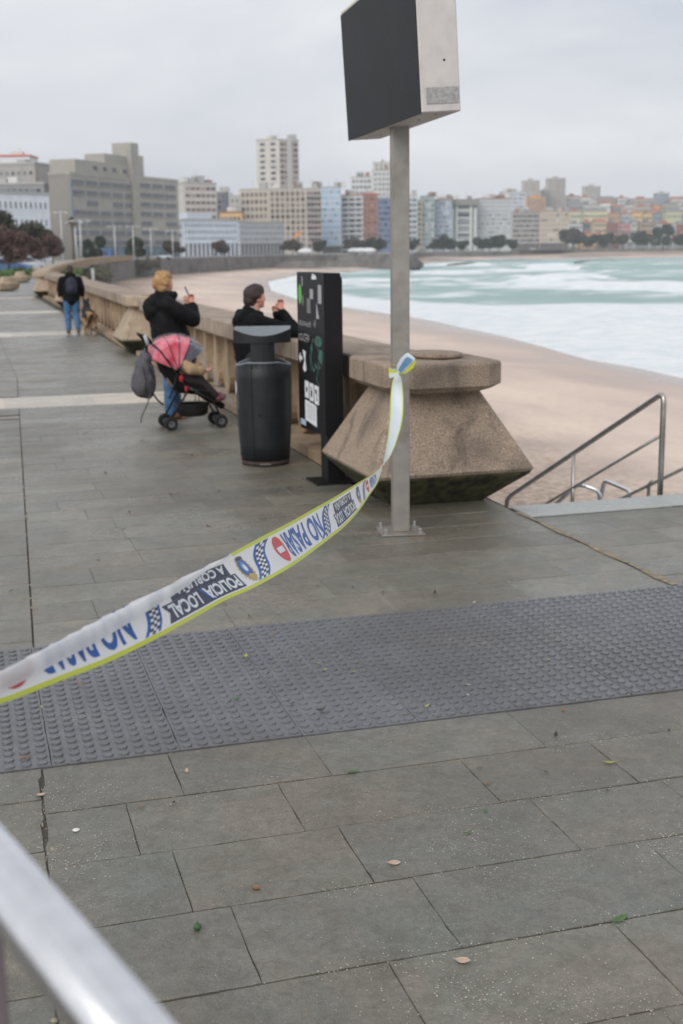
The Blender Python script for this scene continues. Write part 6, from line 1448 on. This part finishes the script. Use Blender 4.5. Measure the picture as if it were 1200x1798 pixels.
t = thing('breakwater', 'low dark terrace wall with steps jutting onto the sand left of the pole', 'breakwater', (*axy(500, 474), -3.3), place(488, 610, 440, 440)[1]); b = MB(); b.box((0, 0, -1.5), (24, 3, 1.2)); b.build('wall', M['sea_wall'], t); b = MB(); b.add([(-7, 0, -1.5), (0, 0, -1.5), (0, 0, 1.2), (-7, 3, -1.5), (0, 3, -1.5), (0, 3, 1.2)], [(0, 1, 2), (5, 4, 3), (0, 2, 5, 3)]); b.build('ramp', M['sea_wall'], t)

# ================================================================== FALLEN LEAVES AND LITTER
LF = 'fallen leaves scattered on the paving'
def leaf_mesh(l, w_, curl, m_):
    b = MB(); R = []
    for i in range(7):
        u = i/6; ww = w_*sin(pi*min(1, u*.96+.04))**.8; z = .004+curl*(u-.4)**2*l*4
        R.append([(l*(u-.5), -ww, z+abs(curl)*ww*1.2), (l*(u-.5), 0, z), (l*(u-.5), ww, z+abs(curl)*ww*1.2)])
    v = [p for r in R for p in r]; b.add(v, [(3*i+j, 3*i+j+1, 3*i+3+j+1, 3*i+3+j) for i in range(6) for j in range(2)], 0, True)
    b.tube([(-l*.5, 0, .004+curl*.16*l*4), (-l*.68, w_*.2, .006)], .0009, 5); return b.mesh('leaf', m_, rec=False)
LM_ = {'green': mat('green_leaf', S(74,104,56), .5, var=.2, scale=60), 'yellow': mat('yellow_green_leaf', S(158,158,78), .6, var=.2, scale=60), 'brown': mat('brown_leaf', S(138,106,78), .8, var=.25, scale=60), 'pale': mat('pale_dry_leaf', S(190,166,146), .85, var=.15, scale=60), 'dark': mat('dark_rotting_leaf', S(58,52,42), .8, var=.3, scale=60)}
def leaf(x, y, kind, l, label, w_=None, z=0.0, rz=None, curl=None):
    p = gz(x, y, 0); o = link('fallen_leaf', leaf_mesh(l, w_ or l*.22, (ru(.02, .10) if kind in ('pale', 'brown') else ru(.08, .3)) if curl is None else curl, LM_[kind])); o.location = (p.x, p.y, z+.001); o.rotation_euler = (ru(-.1, .1), ru(-.1, .1), ru(0, 6.28) if rz is None else rz)
    tag(o, label, 'leaf', LF)
TZ = .011
for a in [(620,1357,'green',.055,'narrow green leaf on the slab just below the middle of the tactile strip',.009,0,.1), (1088,1616,'green',.060,'large dark green leaf on the joint near the bottom right corner',.012,0,.25,.08), (1072,1341,'yellow',.045,'long yellow leaf on the paving joint at the right, below the tiles',.010,0,-.7),
          (843,1350,'green',.022,'small green leaf above the little brown one, right of centre'), (856,1378,'brown',.026,'small brown leaf just under the small green one, right of centre'), (852,1427,'green',.022,'tiny green leaf two slabs below the tactile strip, right of centre'), (822,1465,'green',.030,'curled dark green leaf standing on the slab right of centre'),
          (693,1517,'pale',.042,'pale round dry leaf on the slab low in the centre',.014), (814,1689,'pale',.044,'pale oval dry leaf near the bottom right of centre',.014), (449,1560,'brown',.032,'crumpled brown leaf low left of centre',.012), (248,1418,'brown',.026,'small brown leaf on the slab row left, above the white spot'),
          (306,1411,'dark',.018,'dark speck of leaf right of the small brown leaf at the left'), (990,1248,'brown',.032,'brown leaf beside the lower edge of the tiles on the right'), (976,1293,'dark',.034,'dark leaf on the first slab row, right side'), (960,1358,'dark',.018,'dark curled leaf on the second slab row, right side'), (1175,1284,'dark',.024,'dark round leaf by the joint at the right edge'),
          (1066,1390,'dark',.018,'small dark leaf on the third slab row at the right'), (72,1398,'pale',.034,'pinkish dry leaf caught in the long joint at the left',.014), (328,1355,'pale',.030,'broken pale sliver just under the tiles at the left')]:
    leaf(*a[:5], **dict(zip(('w_', 'z', 'rz', 'curl'), a[5:])))
for a in [(432,1158,'yellow',.040,'yellow green leaf on the upper tactile tiles left of centre'), (558,1170,'yellow',.030,'pale yellow leaf on the second row of tactile tiles, centre'), (571,1181,'yellow',.022,'tiny yellow leaf just below the pale one on the tactile tiles'), (621,1185,'yellow',.024,'small yellow leaf right of the pair on the tactile tiles'),
          (416,1232,'green',.042,'slim green leaf on the lower tactile tiles left of centre',.008), (564,1254,'dark',.038,'dark brown leaf on the lowest tactile row, centre',.012), (515,1241,'dark',.022,'dark leaf on the lowest tactile row left of the brown one'), (478,1119,'brown',.028,'small brown leaf on the top row of tactile tiles'), (749,1247,'yellow',.030,'olive leaf on the lower tactile tiles right of centre'), (822,1208,'pale',.022,'upper one of two pale crumbs on the tactile tiles, right of centre'),
          (822,1226,'pale',.024,'lower one of two pale crumbs on the tactile tiles, right of centre'), (43,1336,'brown',.044,'brown leaf on the tactile tile in the lower left corner of the strip'), (964,1164,'yellow',.022,'small ochre leaf on the tactile tiles at the right'), (140,1205,'brown',.070,'long thin brown leaf on the tactile tiles under the tape',.006), (833,1062,'pale',.034,'pinkish dry leaf on the upper edge of the tiles right of centre')]:
    leaf(*a[:5], **dict(zip(('w_', 'z', 'rz'), (a[5:] or (None,)) + (TZ,) if len(a) < 7 else a[5:])))
SCR = [(438,1083,'yellow',.050), (174,985,'dark',.05), (205,992,'pale',.03), (163,995,'pale',.03), (218,930,'dark',.05), (186,831,'dark',.09), (228,900,'dark',.07), (366,925,'dark',.07), (412,948,'dark',.05), (20,1038,'green',.05), (47,987,'pale',.05), (660,1015,'pale',.03), (620,1032,'dark',.035), (558,1031,'dark',.035), (672,1041,'dark',.04), (764,1042,'dark',.06), (648,1083,'brown',.025), (78,938,'brown',.04), (300,868,'dark',.06), (384,862,'dark',.05), (276,830,'dark',.06), (338,800,'dark',.07), (250,775,'dark',.08), (150,760,'dark',.08), (366,802,'pale',.05), (385,864,'dark',.05), (120,945,'brown',.03)]
WORDS = 'nearest second third fourth fifth sixth seventh eighth ninth tenth eleventh twelfth thirteenth fourteenth fifteenth sixteenth seventeenth eighteenth nineteenth twentieth'.split()
def near_rank(i):
    o_ = sorted(range(len(SCR)), key=lambda q: -SCR[q][1]); n = o_.index(i); f_ = len(o_)-1-n
    if n < 14: return ('the nearest one' if n == 0 else WORDS[n] + ' nearest the camera')
    return ('the farthest one' if f_ == 0 else WORDS[f_] + ' farthest from the camera')
for i, (x, y, k, l) in enumerate(SCR):
    leaf(x, y, k, l*.62, '%s scrap of leaf beyond the tactile strip, %s' % ({'dark': 'dark', 'pale': 'pale dry', 'brown': 'brown', 'yellow': 'yellow', 'green': 'green'}[k], near_rank(i)))
p = gz(134, 1458, 0); b = MB(); b.lathe([(.0, .0), (.0115, .0), (.0125, .0015), (.0105, .0028), (0, .003)], (0, 0, .001), 20); o = b.build('white_spot', simple('white_gum', (222,222,214), .7)); o.location = p; tag(o, 'flat round white disc of gum on the slab at the lower left', 'gum')
p = gz(347, 1633, 0); b = MB(); b.ball((0, 0, .011), (.012, .011, .011), 16, 10); b.tube([(0, 0, .02), (.002, .003, .027)], .0015, 6); o = b.build('green_berry', mat('green_berry', S(64,92,58), .5, var=.2, scale=80)); o.location = p; tag(o, 'round green berry lying on the slab low left of centre', 'berry')
# grit gathered along the joints, too many grains to count
gb = MB(); Rg = random.Random(12)
spots = [(520,1000,60,.25), (940,1130,70,.5)]
for k in range(7000):
    if k > 4200: x, y_ = Rg.uniform(-.4, 3.6), Rg.uniform(2.3, 4.5)
    elif Rg.random() < .6:
        r_ = Rg.choice([2.52, 2.935, 3.355, 3.76, 4.165]); x = Rg.uniform(.1, 3.4); y_ = r_ + Rg.gauss(0, .03)
        if noise.noise((x*1.7, r_*3, 2)) < .08: continue
    else:
        cx, cy = Rg.choice([(1.55, 3.5), (1.1, 2.75), (2.1, 3.3), (.25, 4.3), (.2, 3.85), (2.6, 5.6), (1.3, 2.6), (2.4, 2.9)]); x = cx+Rg.gauss(0, .14); y_ = cy+Rg.gauss(0, .10)
    s = Rg.uniform(.0006, .0022)*(.7 if k > 4200 else 1); gb.add([(x-s, y_-s, .0012), (x+s, y_-s, .0012), (x+s*.8, y_+s, .0012), (x-s*.8, y_+s, .0012), (x, y_, .0012+s*1.2)], [(0,1,4), (1,2,4), (2,3,4), (3,0,4)])
o = gb.build('pale_grit', simple('pale_grit', (190,184,170), .9, .2, 90), rec=False); tag(o, 'fine pale grit scattered over the near slabs', 'grit', kind='stuff')

# ================================================================== HAZE
hzm = bpy.data.materials.new('haze'); hzm.use_nodes = True; nt = hzm.node_tree; nt.nodes.remove(nt.nodes['Principled BSDF'])
pv = nt.nodes.new('ShaderNodeVolumePrincipled'); pv.inputs['Color'].default_value = (.93, .95, .98, 1); pv.inputs['Density'].default_value = .00019; pv.inputs['Anisotropy'].default_value = .2
nt.links.new(pv.outputs[0], nt.nodes['Material Output'].inputs['Volume'])
b = MB(); b.box((-2500, -400, -12), (3200, 3200, 130)); o = b.build('haze', hzm); tag(o, 'thin grey sea haze over the bay', 'haze', kind='stuff')
scene.cycles.volume_bounces = 1; scene.cycles.volume_step_rate = 10; scene.cycles.max_bounces = 8
